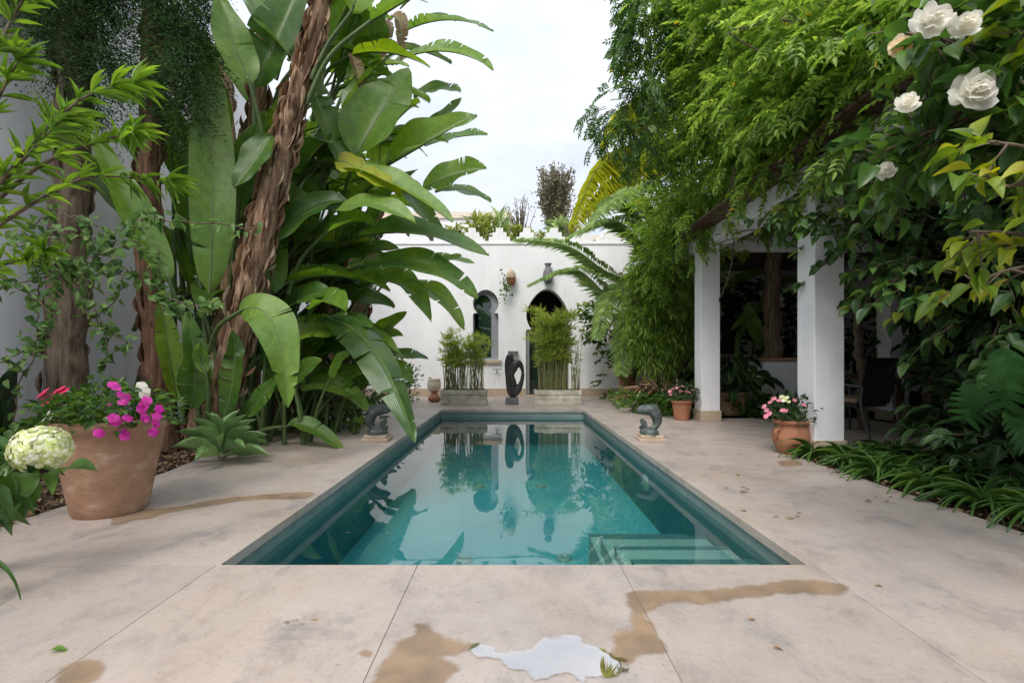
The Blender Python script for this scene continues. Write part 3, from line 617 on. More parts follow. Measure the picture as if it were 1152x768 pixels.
# ------------------------------------------------------------------ pots
def rim_pot(name, label, c, H, r0, r1, mat, group=None, rim=.06, belly=0, seg=40):
    t = thing(name, label, 'plant pot', c, group)
    th = .025 if H > .4 else .015
    pr = [(0, 0.002), (r0*.96, .0), (r0, .012)]
    for i in range(1, 7):
        u = i/7; pr.append((r0+(r1-r0)*u+belly*math.sin(math.pi*u), H*(1-rim/H)*u))
    rr = r1*.985
    pr += [(rr, H-rim), (r1+.012, H-rim+.008), (r1+.02, H-rim*.4), (r1+.02, H-.012), (r1+.012, H), (r1-th, H), (r1-th-.01, H-.03)]
    m = MB(); m.lathe(pr, c, seg, .006); part(m, 'pot', mat, t)
    m = MB(); m.lathe([(r1-th-.008, H-.05), (0, H-.04)], c, seg); part(m, 'soil', M['soil'], t)
    return t
c = (-2.68, 3.23, 0)
rim_pot('terracotta_pot', 'large weathered terracotta pot by the hydrangea on the deck', c, .615, .205, .30, M['terra'], None, .075)
c1, c2 = (2.88, 8.2, 0), (3.02, 5.38-.15, 0)
rim_pot('terracotta_pot', 'small plain terracotta pot beside the far pergola column', c1, .33, .12, .16, M['terra2'], 'flower pots by the pergola', .05)
t = rim_pot('terracotta_pot', 'round bellied terracotta pot with lug handles by the near column', c2, .36, .115, .155, M['terra2'], 'flower pots by the pergola', .05, .05)
for s in (-1, 1):
    m = MB(); m.tube(bez([np.array([c2[0]+s*.17, c2[1]-.08, .27]), np.array([c2[0]+s*.22, c2[1]-.09, .25]), np.array([c2[0]+s*.19, c2[1]-.08, .19])], 5), .014, 6); part(m, 'handle', M['terra2'], t)

def impatiens(c, r, h, n_leaf, flowers, label, leafmat, fr=.022, grp=None, cent=None):
    """flowers: list of (material, list of positions)"""
    t = thing('impatiens', label, 'flowering plant', c, grp)
    c = np.array(c); m = MB(); ms = MB()
    u = rng.random((n_leaf, 1))**.5; a = rng.random((n_leaf, 1))*2*math.pi; el = rng.random((n_leaf, 1))**.7
    P = c+np.concatenate([np.cos(a)*r*u*1.15, np.sin(a)*r*u*1.15, h*el*(1.15-.6*u**2)], 1)
    D = P-c+rng.normal(0, .5, (n_leaf, 3))*r
    m.add(*inst(OV, P, D, rdir(n_leaf)*.5+UP, rng.uniform(.045, .08, n_leaf)*(r/.3)**.35, rng.uniform(.013, .02, n_leaf)*(r/.3)**.35))
    for i in range(26): ms.tube(np.array([c+rng.normal(0, .3, 3)*np.array([r, r, 0]), P[i]]), [.006, .003], 5, False)
    part(ms, 'stems', M['petiole'], t); part(m, 'foliage', leafmat, t)
    for mat, pts in flowers:
        f = MB()
        for p in pts:
            nd = nrm(np.array([p[0]-c[0], -abs(.5*r)-.1*r, p[2]-c[2]+.1])+rng.normal(0, .25, 3)*r)
            ax = nrm(np.cross(nd, [0.2, .1, 1])); ay = np.cross(nd, ax); k = 5; ph = random.random()*6
            ang = ph+np.arange(k)*2*math.pi/k; DD = np.cos(ang)[:, None]*ax+np.sin(ang)[:, None]*ay+nd*.12
            f.add(*inst(PET, np.repeat(np.array([p]), k, 0), DD, np.repeat(nd[None], k, 0), fr, fr*.54))
        part(f, 'blossom', mat, t)
Y = 2.95
mg = [at(x, y, Y+random.uniform(-.12, .12)) for x, y in ((131, 436), (137, 444), (128, 433), (139, 452), (120, 456), (142, 446), (166, 450), (160, 460), (163, 455), (177, 468), (180, 460), (176, 476), (131, 474), (124, 473), (119, 490), (138, 487), (144, 470), (173, 486), (164, 470), (128, 470), (141, 490), (112, 487))]
rd = [at(x, y, Y) for x, y in ((50, 440), (52, 446), (47, 444), (53, 452), (68, 437), (72, 439), (64, 440), (51, 466))]
wh = [at(x, y, Y) for x, y in ((54, 465), (57, 468), (51, 470), (160, 433), (165, 438), (163, 444))]
impatiens((-2.66, 3.2, .56), .33, .26, 520, [(M['magenta'], mg), (M['red'], rd[:-1]), (M['wpetal'], wh)], 'magenta and red impatiens spilling over the large terracotta pot', M['canopyd'], .030)
pk = [at(x, y, 8.05) for x, y in ((754, 440), (757, 437), (755, 443), (767, 434), (766, 440), (773, 440), (776, 441), (762, 436), (780, 438))]
impatiens((2.88, 8.2, .31), .24, .30, 260, [(M['pink'], pk)], 'pink impatiens in the small pot beside the far column', M['dgreen'], .032, 'impatiens by the pergola')
pk = [at(x, y, 5.1+random.uniform(-.1, .1)) for x, y in ((860, 457), (863, 461), (866, 465), (867, 452), (881, 461), (884, 462), (877, 450), (905, 455), (871, 448), (895, 450), (862, 468))]
impatiens((3.02, 5.23, .33), .22, .28, 280, [(M['pink'], pk), (M['hydr'], [at(882, 450, 5.05), at(885, 447, 5.05), at(880, 446, 5.1), at(887, 451, 5.05)])], 'pink impatiens with one lime bloom in the bellied pot', M['dgreen'], .028, 'impatiens by the pergola')

# urn by the far left corner, pot on pedestal at the far right
c = (-1.98, 12.3, 0)
m = MB(); m.lathe([(0, 0), (.13, 0), (.13, .05), (.07, .1), (.09, .16), (.17, .3), (.18, .42), (.15, .5), (.17, .54), (.15, .55), (.1, .48)], c, 24)
tag(m.build('stone_urn', M['cream']), 'cream stone urn behind the left planter', 'urn')
m = MB(); m.lathe([(0, 0), (.1, 0), (.16, .06), (.15, .12), (.09, .17), (.06, .24), (.09, .28), (.08, .28), (.04, .24)], (-1.88, 11.75, 0), 20)
tag(m.build('clay_jar', M['terra2']), 'small orange clay jar on the paving beside the cream urn', 'jar')
ped = thing('stone_pedestal', 'carved cream stone pedestal under the terracotta pot by the far wall', 'pedestal', (3.1, 13.0, 0))
m = MB(); m.lathe([(0, 0), (.30, 0), (.30, .07), (.24, .09), (.24, .24), (.28, .27), (.30, .31), (.30, .34), (0, .34)], (3.1, 13.0, 0), 8); part(m, 'drum', M['cream'], ped, smooth=False)
rim_pot('terracotta_pot', 'dark terracotta pot standing on the cream stone pedestal', (3.1, 13.0, .342), .52, .2, .24, M['terra2'], None, .08)

# ------------------------------------------------------------------ plant makers
def spray_foliage(P, D, mat, leafT_, n=6, ln=.5, L=.15, W=.03, droop=.5, parent=None, twig=True, name='foliage', jit=.35, smooth=True, Lvar=.3):
    """twigs starting at P in directions D, leaves alternating along each"""
    k = len(P); D = nrm(D); m = MB(); ln = np.broadcast_to(np.asarray(ln, float), (k,))
    pos = []; dirs = []; cur = np.array(P, float); d = D.copy(); paths = [cur.copy()]
    for i in range(n):
        d = nrm(d+np.array([0, 0, -droop/n])+rng.normal(0, .10, (k, 3)))
        cur = cur+d*(ln/n)[:, None]; paths.append(cur.copy())
        side = nrm(np.cross(d, UP))*(1 if i % 2 else -1)
        for s in (1, -1):
            pos.append(cur+rng.normal(0, .012, (k, 3))); dirs.append(nrm(d*.7+s*side*.75+rng.normal(0, jit, (k, 3))))
    pos.append(cur); dirs.append(d)
    pos = np.concatenate(pos); dirs = np.concatenate(dirs); kk = len(pos)
    keep = rng.random(kk) < .85; pos, dirs = pos[keep], dirs[keep]; kk = len(pos); s = rng.uniform(1-Lvar, 1+Lvar, kk)
    m.add(*inst(leafT_, pos, dirs, UP+rdir(kk)*.55, L*s, W*s))
    o = m.build(name, mat, parent, smooth=smooth)
    if twig:
        t = MB(); A = np.stack(paths, 1)
        for j in range(k): t.tube(A[j], np.linspace(.006, .002, n+1), 3, False)
        t.build('twigs', M['twig'], parent)
    return o
def lobe_points(lobes, per_m2):
    """points in the outer part of each ellipsoid lobe, plus the outward direction"""
    P = []; D = []
    for (c, r, dens) in lobes:
        c = np.array(c, float); r = np.array(r if hasattr(r, '__len__') else (r, r, r), float)
        k = max(4, int(per_m2*dens*4*math.pi*np.mean(r)**2))
        u = rdir(k); rad = rng.uniform(.35, 1.0, (k, 1))**.6
        # knock out patches so that gaps stay open
        ph = rng.uniform(0, 6, 3); g = np.sin(u[:, 0]*4+ph[0])+np.sin(u[:, 1]*5+ph[1])+np.sin(u[:, 2]*4+ph[2])
        kp = g > -1.0
        P.append((c+u*r*rad)[kp]); D.append((u+np.array([0, 0, .15]))[kp])
    return np.concatenate(P), np.concatenate(D)
def limb(m, P, r0, r1, seg=10, wob=.02, n=8):
    A = bez(P, n); A[1:-1] += rng.normal(0, wob, (len(A)-2, 3)); m.tube(A, np.linspace(r0, r1, len(A))*(1+rng.normal(0, .05, len(A))), seg)
    return A

# ------------------------------------------------------------------ bird-of-paradise plants with paddle leaves
def paddle(mb, p0, p1, p2, w, roll=60, fold=25, tears=3, flop=0.0, stem=None, mp=None, nseg=22, taper=.75, side=0):
    """one big leaf: midrib p0-p1-p2 (quadratic), full width w, roll = how far the face turns to the viewer"""
    p0, p1, p2 = (np.asarray(p, float) for p in (p0, p1, p2))
    ts = np.linspace(0, 1, nseg+1)[:, None]
    C = (1-ts)**2*p0+2*ts*(1-ts)*p1+ts**2*p2; T = nrm(np.gradient(C, axis=0))
    ln = np.linalg.norm(np.diff(C, axis=0), axis=1).sum()
    view = nrm(C*np.array([1, 1, 0])+np.array([0, 0, -.3]))*-1
    n0 = nrm(UP-T*np.sum(UP*T, 1, keepdims=True)); nv = nrm(view-T*np.sum(view*T, 1, keepdims=True))
    n = nrm(n0*math.cos(R(roll))+nv*math.sin(R(roll))); x = np.cross(T, n)
    tear = []
    for s in (-1, 1):
        for _ in range(tears): tear.append((s, random.uniform(.12, .92), random.uniform(.3, .92), random.uniform(.012, .03)))
    V = []; UV = []; nx = 5; ph = random.random()*6
    # rows doubled finely so that tears can open as notches
    rows = []
    for i in range(nseg+1): rows.append(i/nseg)
    for (s, t, dp, wd) in tear: rows += [t-wd*.5, t, t+wd*.5]
    rows = np.array(sorted(r for r in rows if 0 <= r <= 1))
    def ip(A, t): return np.stack([np.interp(t, ts[:, 0], A[:, k]) for k in range(3)], -1)
    CC, NN, XX = ip(C, rows), nrm(ip(n, rows)), nrm(ip(x, rows)); TT = nrm(ip(T, rows))
    tw = random.uniform(-.25, .25)
    for j, t in enumerate(rows):
        prof = (math.sin(math.pi*min(1, max(0, t))**taper))**.62 if 0 < t < 1 else .02
        prof = max(prof, .02)
        for s in (-1, 1):
            ext = 1.0
            for (s2, tt, dp, wd) in tear:
                if s2 == s and abs(t-tt) < wd*.25: ext = min(ext, 1-dp)
            for k in range(nx):
                f = k/(nx-1)
                if s == -1: f = 1-f
                if s == 1 and k == 0: continue
                a = R(fold)*(1 if side == 0 or s == side else 1.9)-flop*f*f
                wv = .018*math.sin(14*t+ph+s)*f*f+.03*math.sin(5*t+ph*2)*f
                e = f*ext*prof*w/2
                V.append(CC[j]+s*XX[j]*e*math.cos(a)+NN[j]*(e*math.sin(a)+wv*w*2)+TT[j]*e*.28*(1-t)); UV.append((.5+s*f*.5, t))
    cpr = 2*nx-1
    F = [(j*cpr+k, j*cpr+k+1, (j+1)*cpr+k+1, (j+1)*cpr+k) for j in range(len(rows)-1) for k in range(cpr-1)]
    mb.add(V, F, UV)
    if mp is not None:
        mp.tube(C[::2]-n[::2]*.006, np.linspace(.014, .003, len(C[::2])), 6, False)
        if stem is not None:
            s0 = np.asarray(stem, float); mid = (s0+p0)/2+np.array([0, 0, .12*np.linalg.norm(p0-s0)])-T[0]*.1*np.linalg.norm(p0-s0)
            A = bez([s0, mid, p0, p0+T[0]*.08], 6); mp.tube(A, np.linspace(.03, .014, len(A)), 7, False)
def strips(h, A, rr, n, L, W, out, frayed=False):
    """bark strips lying along a trunk, or frayed ends standing off it"""
    idx = rng.integers(1, len(A)-1, n); a = rng.random(n)*6.28; T = nrm(np.gradient(A, axis=0))[idx]
    u = nrm(np.cross(T, [0.3, .9, .2])); w = np.cross(T, u); O = np.cos(a)[:, None]*u+np.sin(a)[:, None]*w
    sg = np.where(rng.random((n, 1)) < (.5 if frayed else 1), 1, -1); fr = rng.random((n, 1)); B = A[idx]*(1-fr)+A[idx-1]*fr; RR = rr[idx]*(1-fr[:, 0])+rr[idx-1]*fr[:, 0]
    h.add(*inst(leafT(5, .5, .12 if frayed else .0, 'lance'), B+O*(RR*.985)[:, None], T*sg+O*rng.uniform(*out, (n, 1))+rng.normal(0, .25 if frayed else .05, (n, 3)), O+rdir(n)*(.5 if frayed else .12), rng.uniform(*L, n), rng.uniform(*W, n)))
def shaggy_trunk(P, r0, r1, root, n=120, mat='fibre'):
    m = MB(); A = bez([np.asarray(p, float) for p in P], 10); rr = np.linspace(r0, r1, len(A))*(1+rng.normal(0, .025, len(A))); m.tube(A, rr, 20)
    tr = part(m, 'trunk', M[mat], root)
    h = MB()
    strips(h, A, rr, n, (.10, .34), (.003, .009), (.0, .06)); strips(h, A, rr, n//3, (.06, .22), (.002, .007), (.25, .9), True)
    hk = part(h, 'husk', M['husk'], tr); hk.location = (0, 0, 0)
    return A
def strel(name, label, base, trunks, leaves, special=(), r=(.16, .10), nh=140, fill=None):
    t = thing('bird_of_paradise', label, 'palm-like plant', base, 'bird of paradise plants along the left wall')
    for P, r0, r1, k in trunks: shaggy_trunk(P, r0, r1, t, k)
    m = MB(); mp = MB(); sp_ = []
    for L in leaves:
        (a, ya), (b, yb), (c, yc), w, roll, fold = L[:6]; kw = L[6] if len(L) > 6 else {}
        kw = dict(kw); cc_ = kw.pop('c', ''); tgt = m if not cc_ else MB(); sp_.append((cc_, tgt)) if cc_ else None; st = kw.pop('stem', None)
        paddle(tgt, at(*a, ya), at(*b, yb), at(*c, yc), w, roll, fold, stem=None if st is None else at(*st), mp=mp, **kw)
    if fill:
        for (x, y, z, ang, el, ln, w) in fill:
            p0 = np.array((x, y, z)); d0 = np.array((math.cos(ang)*math.cos(el), math.sin(ang)*math.cos(el), math.sin(el)))
            p2 = p0+d0*ln+np.array((0, 0, -.22*ln)); p1 = p0+d0*ln*.5+np.array((0, 0, .08*ln))
            paddle(m, p0, p1, p2, w, random.uniform(0, 55), random.uniform(12, 35), tears=random.randint(1, 4), stem=p0-d0*.55-np.array((0, 0, .5)), mp=mp)
    part(m, 'foliage', M['strel'], t)
    for cc_, q in sp_: part(q, {'y': 'yellow_leaf', 'l': 'young_leaf', 'o': 'old_leaf', 'd': 'dead_leaf'}[cc_], M[{'y': 'strely', 'l': 'strelp', 'o': 'old', 'd': 'dead'}[cc_]], t)
    part(mp, 'leaf_stalks', M['petiole'], t)
    return t
def fillers(n, xr, yr, zr, ang=(-.9, .7), el=(-.2, .8), ln=(.8, 1.3)):
    return [(random.uniform(*xr), random.uniform(*yr), random.uniform(*zr), random.uniform(*ang), random.uniform(*el), random.uniform(*ln), random.uniform(.32, .5)) for _ in range(n)]

S = 5.45
strel('a', 'largest bird of paradise with thick leaning fibrous trunk behind the agave', at(238, 508, 5.4)*np.array([1, 1, 0]),
      [([at(236, 512, S), at(262, 400, S), at(288, 290, S), at(312, 190, S), at(335, 105, S), at(352, 45, S), at(372, -60, S)], .165, .08, 420),
       ([at(215, 510, 5.8), at(250, 380, 5.9), at(270, 250, 6.0), at(290, 120, 6.0), at(300, -20, 6.0)], .14, .08, 120)],
      [(((236, 330), 5.2), ((246, 190), 5.2), ((230, 30), 5.3), .44, 88, 8, dict(tears=1)),
       (((192, 318), 4.9), ((150, 240), 4.8), ((104, 148), 4.7), .34, 70, 20, dict(tears=0, stem=(225, 470, 5.3))),
       (((282, 96), 5.2), ((262, 50), 5.1), ((246, -5), 5.1), .42, 75, 15, dict(tears=1, c='l', stem=(300, 210, 5.5))),
       (((286, 98), 5.5), ((312, 40), 5.4), ((350, -40), 5.4), .55, 70, 15, dict(tears=2, stem=(300, 220, 5.5))),
       (((306, 152), 5.3), ((290, 175), 5.2), ((264, 212), 5.2), .36, 60, 20, dict(tears=0)),
       (((330, 70), 5.5), ((300, 20), 5.4), ((262, -30), 5.4), .5, 50, 15),
       (((418, 24), 5.2), ((450, 4), 5.1), ((500, -25), 5.0), .5, 40, 20, dict(stem=(345, 118, 5.4))),
       (((395, 15), 5.3), ((405, -10), 5.2), ((430, -60), 5.2), .5, 70, 18, dict(stem=(350, 90, 5.4))),
       (((360, 20), 5.6), ((400, -40), 5.6), ((450, -80), 5.6), .5, 50, 20, dict(stem=(345, 90, 5.5))),
       (((268, 352), 4.75), ((318, 320), 4.55), ((324, 458), 4.45), .42, 62, 12, dict(tears=4, c='l', stem=(236, 395, 5.1), nseg=30)),
       (((277, 468), 5.1), ((294, 445), 5.0), ((316, 424), 5.0), .22, 60, 15, dict(stem=(262, 505, 5.2))),
       (((232, 420), 5.0), ((222, 400), 5.0), ((226, 385), 4.9), .15, 70, 10, dict(c='l', tears=0, stem=(234, 470, 5.1))),
       (((390, 190), 5.9), ((360, 130), 5.9), ((340, 60), 6.0), .4, 40, 20),
       (((310, 330), 5.7), ((305, 280), 5.7), ((320, 200), 5.8), .34, 50, 20),
       (((200, 450), 5.2), ((190, 400), 5.2), ((180, 330), 5.2), .3, 40, 20),
       (((215, 460), 5.1), ((228, 420), 5.0), ((210, 350), 5.0), .32, 65, 14),
       (((252, 470), 5.0), ((270, 420), 5.0), ((262, 370), 5.0), .26, 60, 14),
       (((324, 479), 5.75), ((348, 470), 5.7), ((389, 510), 5.5), .26, 30, 25, dict(stem=(275, 498, 5.4), tears=1)),
       ])
strel('b', 'bird of paradise with broad overlapping leaves and a yellow one mid group', at(350, 470, 7.0)*np.array([1, 1, 0]),
      [([at(345, 475, 7.2), at(352, 400, 7.2), at(372, 320, 7.2), at(390, 260, 7.2)], .17, .11, 110), ([at(310, 480, 6.8), at(318, 380, 6.9), at(340, 280, 7.0), at(360, 200, 7.0)], .15, .1, 90)],
      [(((400, 178), 6.0), ((425, 130), 6.0), ((460, 76), 6.1), .80, 62, 12, dict(tears=1, stem=(378, 300, 6.8), side=1)),
       (((436, 186), 6.3), ((482, 160), 6.2), ((536, 128), 6.0), .62, 48, 22, dict(tears=0, stem=(392, 290, 6.9), side=1)),
       (((384, 186), 5.9), ((425, 190), 5.7), ((510, 250), 5.5), .46, 38, 25, dict(c='l', tears=1, stem=(345, 196, 6.3))),
       (((378, 182), 5.85), ((392, 178), 5.8), ((412, 200), 5.75), .40, 60, 8, dict(c='y', tears=0)),
       (((402, 192), 5.68), ((420, 196), 5.65), ((452, 222), 5.6), .38, 45, 16, dict(c='y', tears=0)),
       (((372, 240), 5.7), ((410, 215), 5.5), ((468, 252), 5.3), .46, 42, 14, dict(c='l', tears=0, stem=(350, 310, 6.4))),
       (((392, 228), 5.9), ((350, 225), 5.7), ((306, 272), 5.5), .52, 40, 15, dict(tears=0, stem=(372, 300, 6.5))),
       (((400, 268), 6.2), ((462, 248), 6.0), ((551, 286), 5.8), .56, 35, 22, dict(tears=1, stem=(365, 320, 6.7))),
       (((404, 300), 6.0), ((480, 282), 5.9), ((539, 334), 5.8), .50, 45, 14, dict(tears=2, stem=(366, 350, 6.8))),
       (((418, 318), 6.3), ((455, 305), 6.2), ((486, 362), 6.1), .46, 30, 20, dict(stem=(372, 380, 6.8))),
       (((366, 358), 5.9), ((428, 362), 5.7), ((467, 498), 5.3), .52, 34, -14, dict(c='o', tears=5, stem=(330, 400, 6.2), nseg=30)),
       (((336, 436), 6.3), ((375, 415), 6.2), ((416, 464), 6.1), .36, 42, 12, dict(stem=(312, 475, 6.5), c='l')),
       (((372, 424), 6.5), ((390, 408), 6.4), ((420, 424), 6.2), .30, 20, 10, dict(stem=(340, 462, 6.8))),
       (((360, 160), 6.6), ((372, 185), 6.5), ((392, 130), 6.6), .5, 75, 5, dict(c='l', tears=0)),
       (((382, 100), 6.8), ((430, 80), 6.7), ((484, 116), 6.6), .44, 35, 20, dict(c='l', stem=(360, 200, 6.8))),
       (((390, 90), 6.5), ((410, 60), 6.5), ((440, 90), 6.4), .4, 55, 15, dict(c='l')),
       (((350, 250), 6.5), ((335, 200), 6.5), ((338, 140), 6.6), .45, 60, 15),
       (((420, 250), 6.8), ((430, 215), 6.8), ((470, 190), 6.8), .42, 50, 15),
       (((350, 420), 6.2), ((350, 380), 6.2), ((390, 350), 6.1), .4, 45, 15, dict(stem=(335, 465, 6.6))),
       (((380, 400), 6.6), ((400, 370), 6.6), ((440, 400), 6.4), .4, 30, 15, dict(c='l', stem=(350, 465, 6.9))),
       ], fill=fillers(28, (-3.4, -2.3), (6.2, 7.4), (1.2, 3.8))+fillers(24, (-3.1, -2.15), (5.7, 7.4), (.7, 2.6), (-.9, .5), (.0, .8), (.7, 1.1))+fillers(26, (-3.1, -2.0), (6.2, 7.6), (3.4, 6.2), (-1.3, .6), (-.1, 1.0), (.9, 1.4)))
strel('c', 'rear bird of paradise with tattered leaves against the sky by the house', at(400, 462, 9.0)*np.array([1, 1, 0]),
      [([at(398, 462, 9.2), at(402, 380, 9.2), at(412, 300, 9.2), at(425, 220, 9.2), at(432, 150, 9.2)], .2, .13, 110), ([at(372, 462, 9.5), at(382, 330, 9.5), at(396, 220, 9.5), at(402, 120, 9.5)], .2, .13, 90)],
      [(((440, 72), 8.6), ((500, 40), 8.4), ((556, 78), 8.3), .60, 45, 16, dict(tears=9)),
       (((446, 40), 8.8), ((500, 8), 8.7), ((556, 34), 8.6), .62, 35, 16, dict(tears=9)),
       (((440, 20), 8.2), ((455, 10), 8.1), ((452, 70), 8.0), .3, 60, 30, dict(c='d', tears=6)),
       (((428, 25), 8.2), ((440, 20), 8.1), ((432, 75), 8.0), .3, 60, 35, dict(c='d', tears=6)),
       (((395, 60), 6.4), ((400, 70), 6.3), ((412, 125), 6.2), .2, 50, 35, dict(c='d', tears=4)),
       (((450, 10), 8.9), ((500, -40), 8.8), ((560, -30), 8.8), .6, 35, 16, dict(tears=6)),
       (((466, 110), 8.7), ((495, 92), 8.5), ((519, 104), 8.4), .5, 50, 14, dict(tears=5)),
       (((478, 164), 8.5), ((515, 150), 8.4), ((549, 152), 8.3), .46, 40, 14, dict(tears=4)),
       (((474, 214), 8.3), ((510, 192), 8.2), ((548, 190), 8.1), .62, 55, 14, dict(tears=4, side=1)),
       (((490, 216), 8.5), ((520, 206), 8.4), ((553, 228), 8.3), .42, 40, 14, dict(tears=5)),
       (((470, 160), 8.8), ((500, 130), 8.7), ((520, 110), 8.6), .4, 55, 14, dict(tears=2)),
       (((455, 322), 8.3), ((490, 315), 8.1), ((523, 370), 7.9), .46, 40, 14, dict(tears=2)),
       (((470, 290), 8.4), ((505, 288), 8.3), ((535, 296), 8.1), .30, 30, 14, dict(tears=1)),
       (((460, 300), 8.0), ((490, 298), 7.9), ((520, 288), 7.8), .34, 40, 14, dict(tears=1, c='l')),
       (((414, 384), 7.6), ((432, 372), 7.5), ((457, 350), 7.4), .34, 55, 12, dict(tears=0, stem=(392, 440, 7.9))),
       (((416, 388), 7.5), ((434, 372), 7.4), ((454, 378), 7.3), .26, 45, 12, dict(tears=0, c='l', stem=(394, 440, 7.9))),
       (((426, 404), 7.8), ((455, 392), 7.7), ((482, 404), 7.6), .30, 35, 12, dict(stem=(396, 445, 8.1))),
       (((430, 420), 7.6), ((450, 402), 7.5), ((465, 432), 7.4), .34, 35, 12, dict(c='l', stem=(400, 450, 8.0))),
       (((440, 130), 8.4), ((420, 170), 8.3), ((430, 230), 8.2), .45, 60, 12),
       (((450, 200), 8.6), ((470, 230), 8.5), ((500, 268), 8.4), .42, 50, 12),
       ], fill=fillers(40, (-3.6, -2.2), (7.6, 9.3), (1.8, 6.9)))
strel('d', 'slender bird of paradise crowded between the conifer trunk and big trunk', at(205, 500, 6.2)*np.array([1, 1, 0]),
      [([at(280, 490, 7.2), at(285, 350, 7.2), at(262, 200, 7.2), at(250, 60, 7.2)], .13, .09, 80)],
      [(((290, 120), 6.6), ((270, 80), 6.6), ((240, 60), 6.5), .5, 60, 15), (((262, 330), 6.3), ((262, 260), 6.3), ((285, 200), 6.3), .4, 70, 12),
       (((215, 300), 6.2), ((222, 220), 6.2), ((205, 130), 6.2), .4, 60, 12), (((330, 350), 6.6), ((345, 300), 6.5), ((385, 280), 6.3), .4, 40, 15)],
      fill=fillers(34, (-4.6, -3.1), (6.0, 8.2), (.9, 5.2), ang=(-1.6, .6)))
# dark stalk fans at the foot of the group
t = thing('bird_of_paradise', 'young bird of paradise clump of bare green stalks rising behind the agave', 'palm-like plant', (-2.75, 5.9, 0), 'bird of paradise plants along the left wall')
m = MB(); mp = MB()
for i in range(30):
    x = random.uniform(-4.2, -3.1); y = random.uniform(5.7, 6.9); h = random.uniform(1.6, 3.6); p0 = np.array((x, y, 0)); dx = random.uniform(-.5, .5)
    mp.tube(bez([p0, p0+np.array((dx*.3, 0, h*.5)), p0+np.array((dx, -.1, h))], 5), np.linspace(.045, .018, 11), 7, False)
    if random.random() < .75: paddle(m, p0+np.array((dx, -.1, h)), p0+np.array((dx*1.5, -.2, h+.5)), p0+np.array((dx*2.2, -.35, h+.85)), random.uniform(.3, .42), random.uniform(35, 80), 15, 2, mp=mp)
for i in range(34):
    x = random.uniform(-3.2, -2.3); y = random.uniform(5.7, 7.6); a = random.uniform(-.3, .55); h = random.uniform(.5, 1.15)
    p0 = np.array((x, y, 0)); p2 = p0+np.array((a*h*1.1, random.uniform(-.25, .1), h)); mp.tube(bez([p0, (p0+p2)/2+np.array((-.06*a, 0, .05)), p2], 5), np.linspace(.03, .013, 11), 6, False)
    if random.random() < .6: paddle(m, p2, p2+np.array((a*.3, -.05, .25)), p2+np.array((a*.6+.1, -.15, .30)), random.uniform(.2, .32), random.uniform(30, 75), 15, 1, mp=mp)
part(m, 'foliage', M['strel'], t); part(mp, 'leaf_stalks', M['petiole'], t)

# ------------------------------------------------------------------ conifers by the left wall
def conifer(label, P, r0, r1, crown, mat='bark', dens=430):
    t = thing('conifer', label, 'tree', np.asarray(P[0])*np.array([1, 1, 0]), 'conifers by the left wall')
    m = MB(); A = limb(m, P, r0, r1, 18, .012); strips(m, A, np.linspace(r0, r1, len(A)), 150, (.08, .26), (.003, .008), (.0, .05)); tr = part(m, 'trunk', M[mat], t)
    mb = MB()
    for c, r, dn in crown: limb(mb, [A[len(A)*2//3], (A[len(A)*2//3]+np.array(c))/2+np.array([0, 0, .1]), np.array(c)], .05, .01, 6)
    part(mb, 'branches', M[mat], t)
    PP, D = lobe_points(crown, dens); k = len(PP); D = nrm(D*.5+rng.normal(0, .45, D.shape)+np.array([0, 0, -.25]))
    PP = np.concatenate([PP, PP+rng.normal(0, .05, PP.shape)]); D = np.concatenate([D, nrm(D+rdir(k)*.5)]); k *= 2
    fm = MB(); n = 9
    for i in range(n):
        q = PP+D*(.04*i)-UP*(.003*i*i); s = .062-.003*i
        dd = nrm(D+rdir(k)*.6); fm.add(*inst(LAN2, q, dd, rdir(k), s, .0062))
    part(fm, 'crown', M['conif'], t, smooth=False)
    return t
Yc = 4.85
conifer('dark conifer with dense low crown and red fibrous trunk beside the paddle leaves', [at(188, 515, 5.6), at(176, 400, 5.5), at(168, 260, 5.4), at(170, 120, 5.3), at(172, -40, 5.3), at(172, -160, 5.3)], .15, .08,
        [(at(205, 5, 5.2), (.24, .3, .3), 1.2), (at(214, 60, 5.15), (.15, .2, .26), 1.3), (at(200, 95, 5.1), (.2, .2, .16), 1.1), (at(210, 130, 5.1), (.11, .15, .14), 1.1), (at(185, 45, 5.3), (.16, .2, .3), .9), (at(180, 95, 5.2), (.1, .15, .12), .8), (at(195, -60, 5.3), (.35, .4, .4), 1)], 'rbark')
conifer('conifer with straight grey brown trunk rising behind the large flower pot', [at(72, 520, 5.1), at(74, 400, 5.1), at(78, 250, 5.1), at(84, 100, 5.1), at(90, -60, 5.1), at(92, -200, 5.1)], .19, .12,
        [(at(95, 15, 5.0), (.24, .25, .26), 1.1), (at(72, 60, 5.0), (.15, .2, .17), .8), (at(112, 70, 5.0), (.15, .2, .22), .9), (at(100, 118, 5.0), (.10, .15, .11), .7), (at(60, 15, 5.1), (.2, .2, .2), .8), (at(60, -40, 5.1), (.6, .4, .4), 1.0), (at(115, -60, 5.1), (.5, .4, .35), 1.1)])

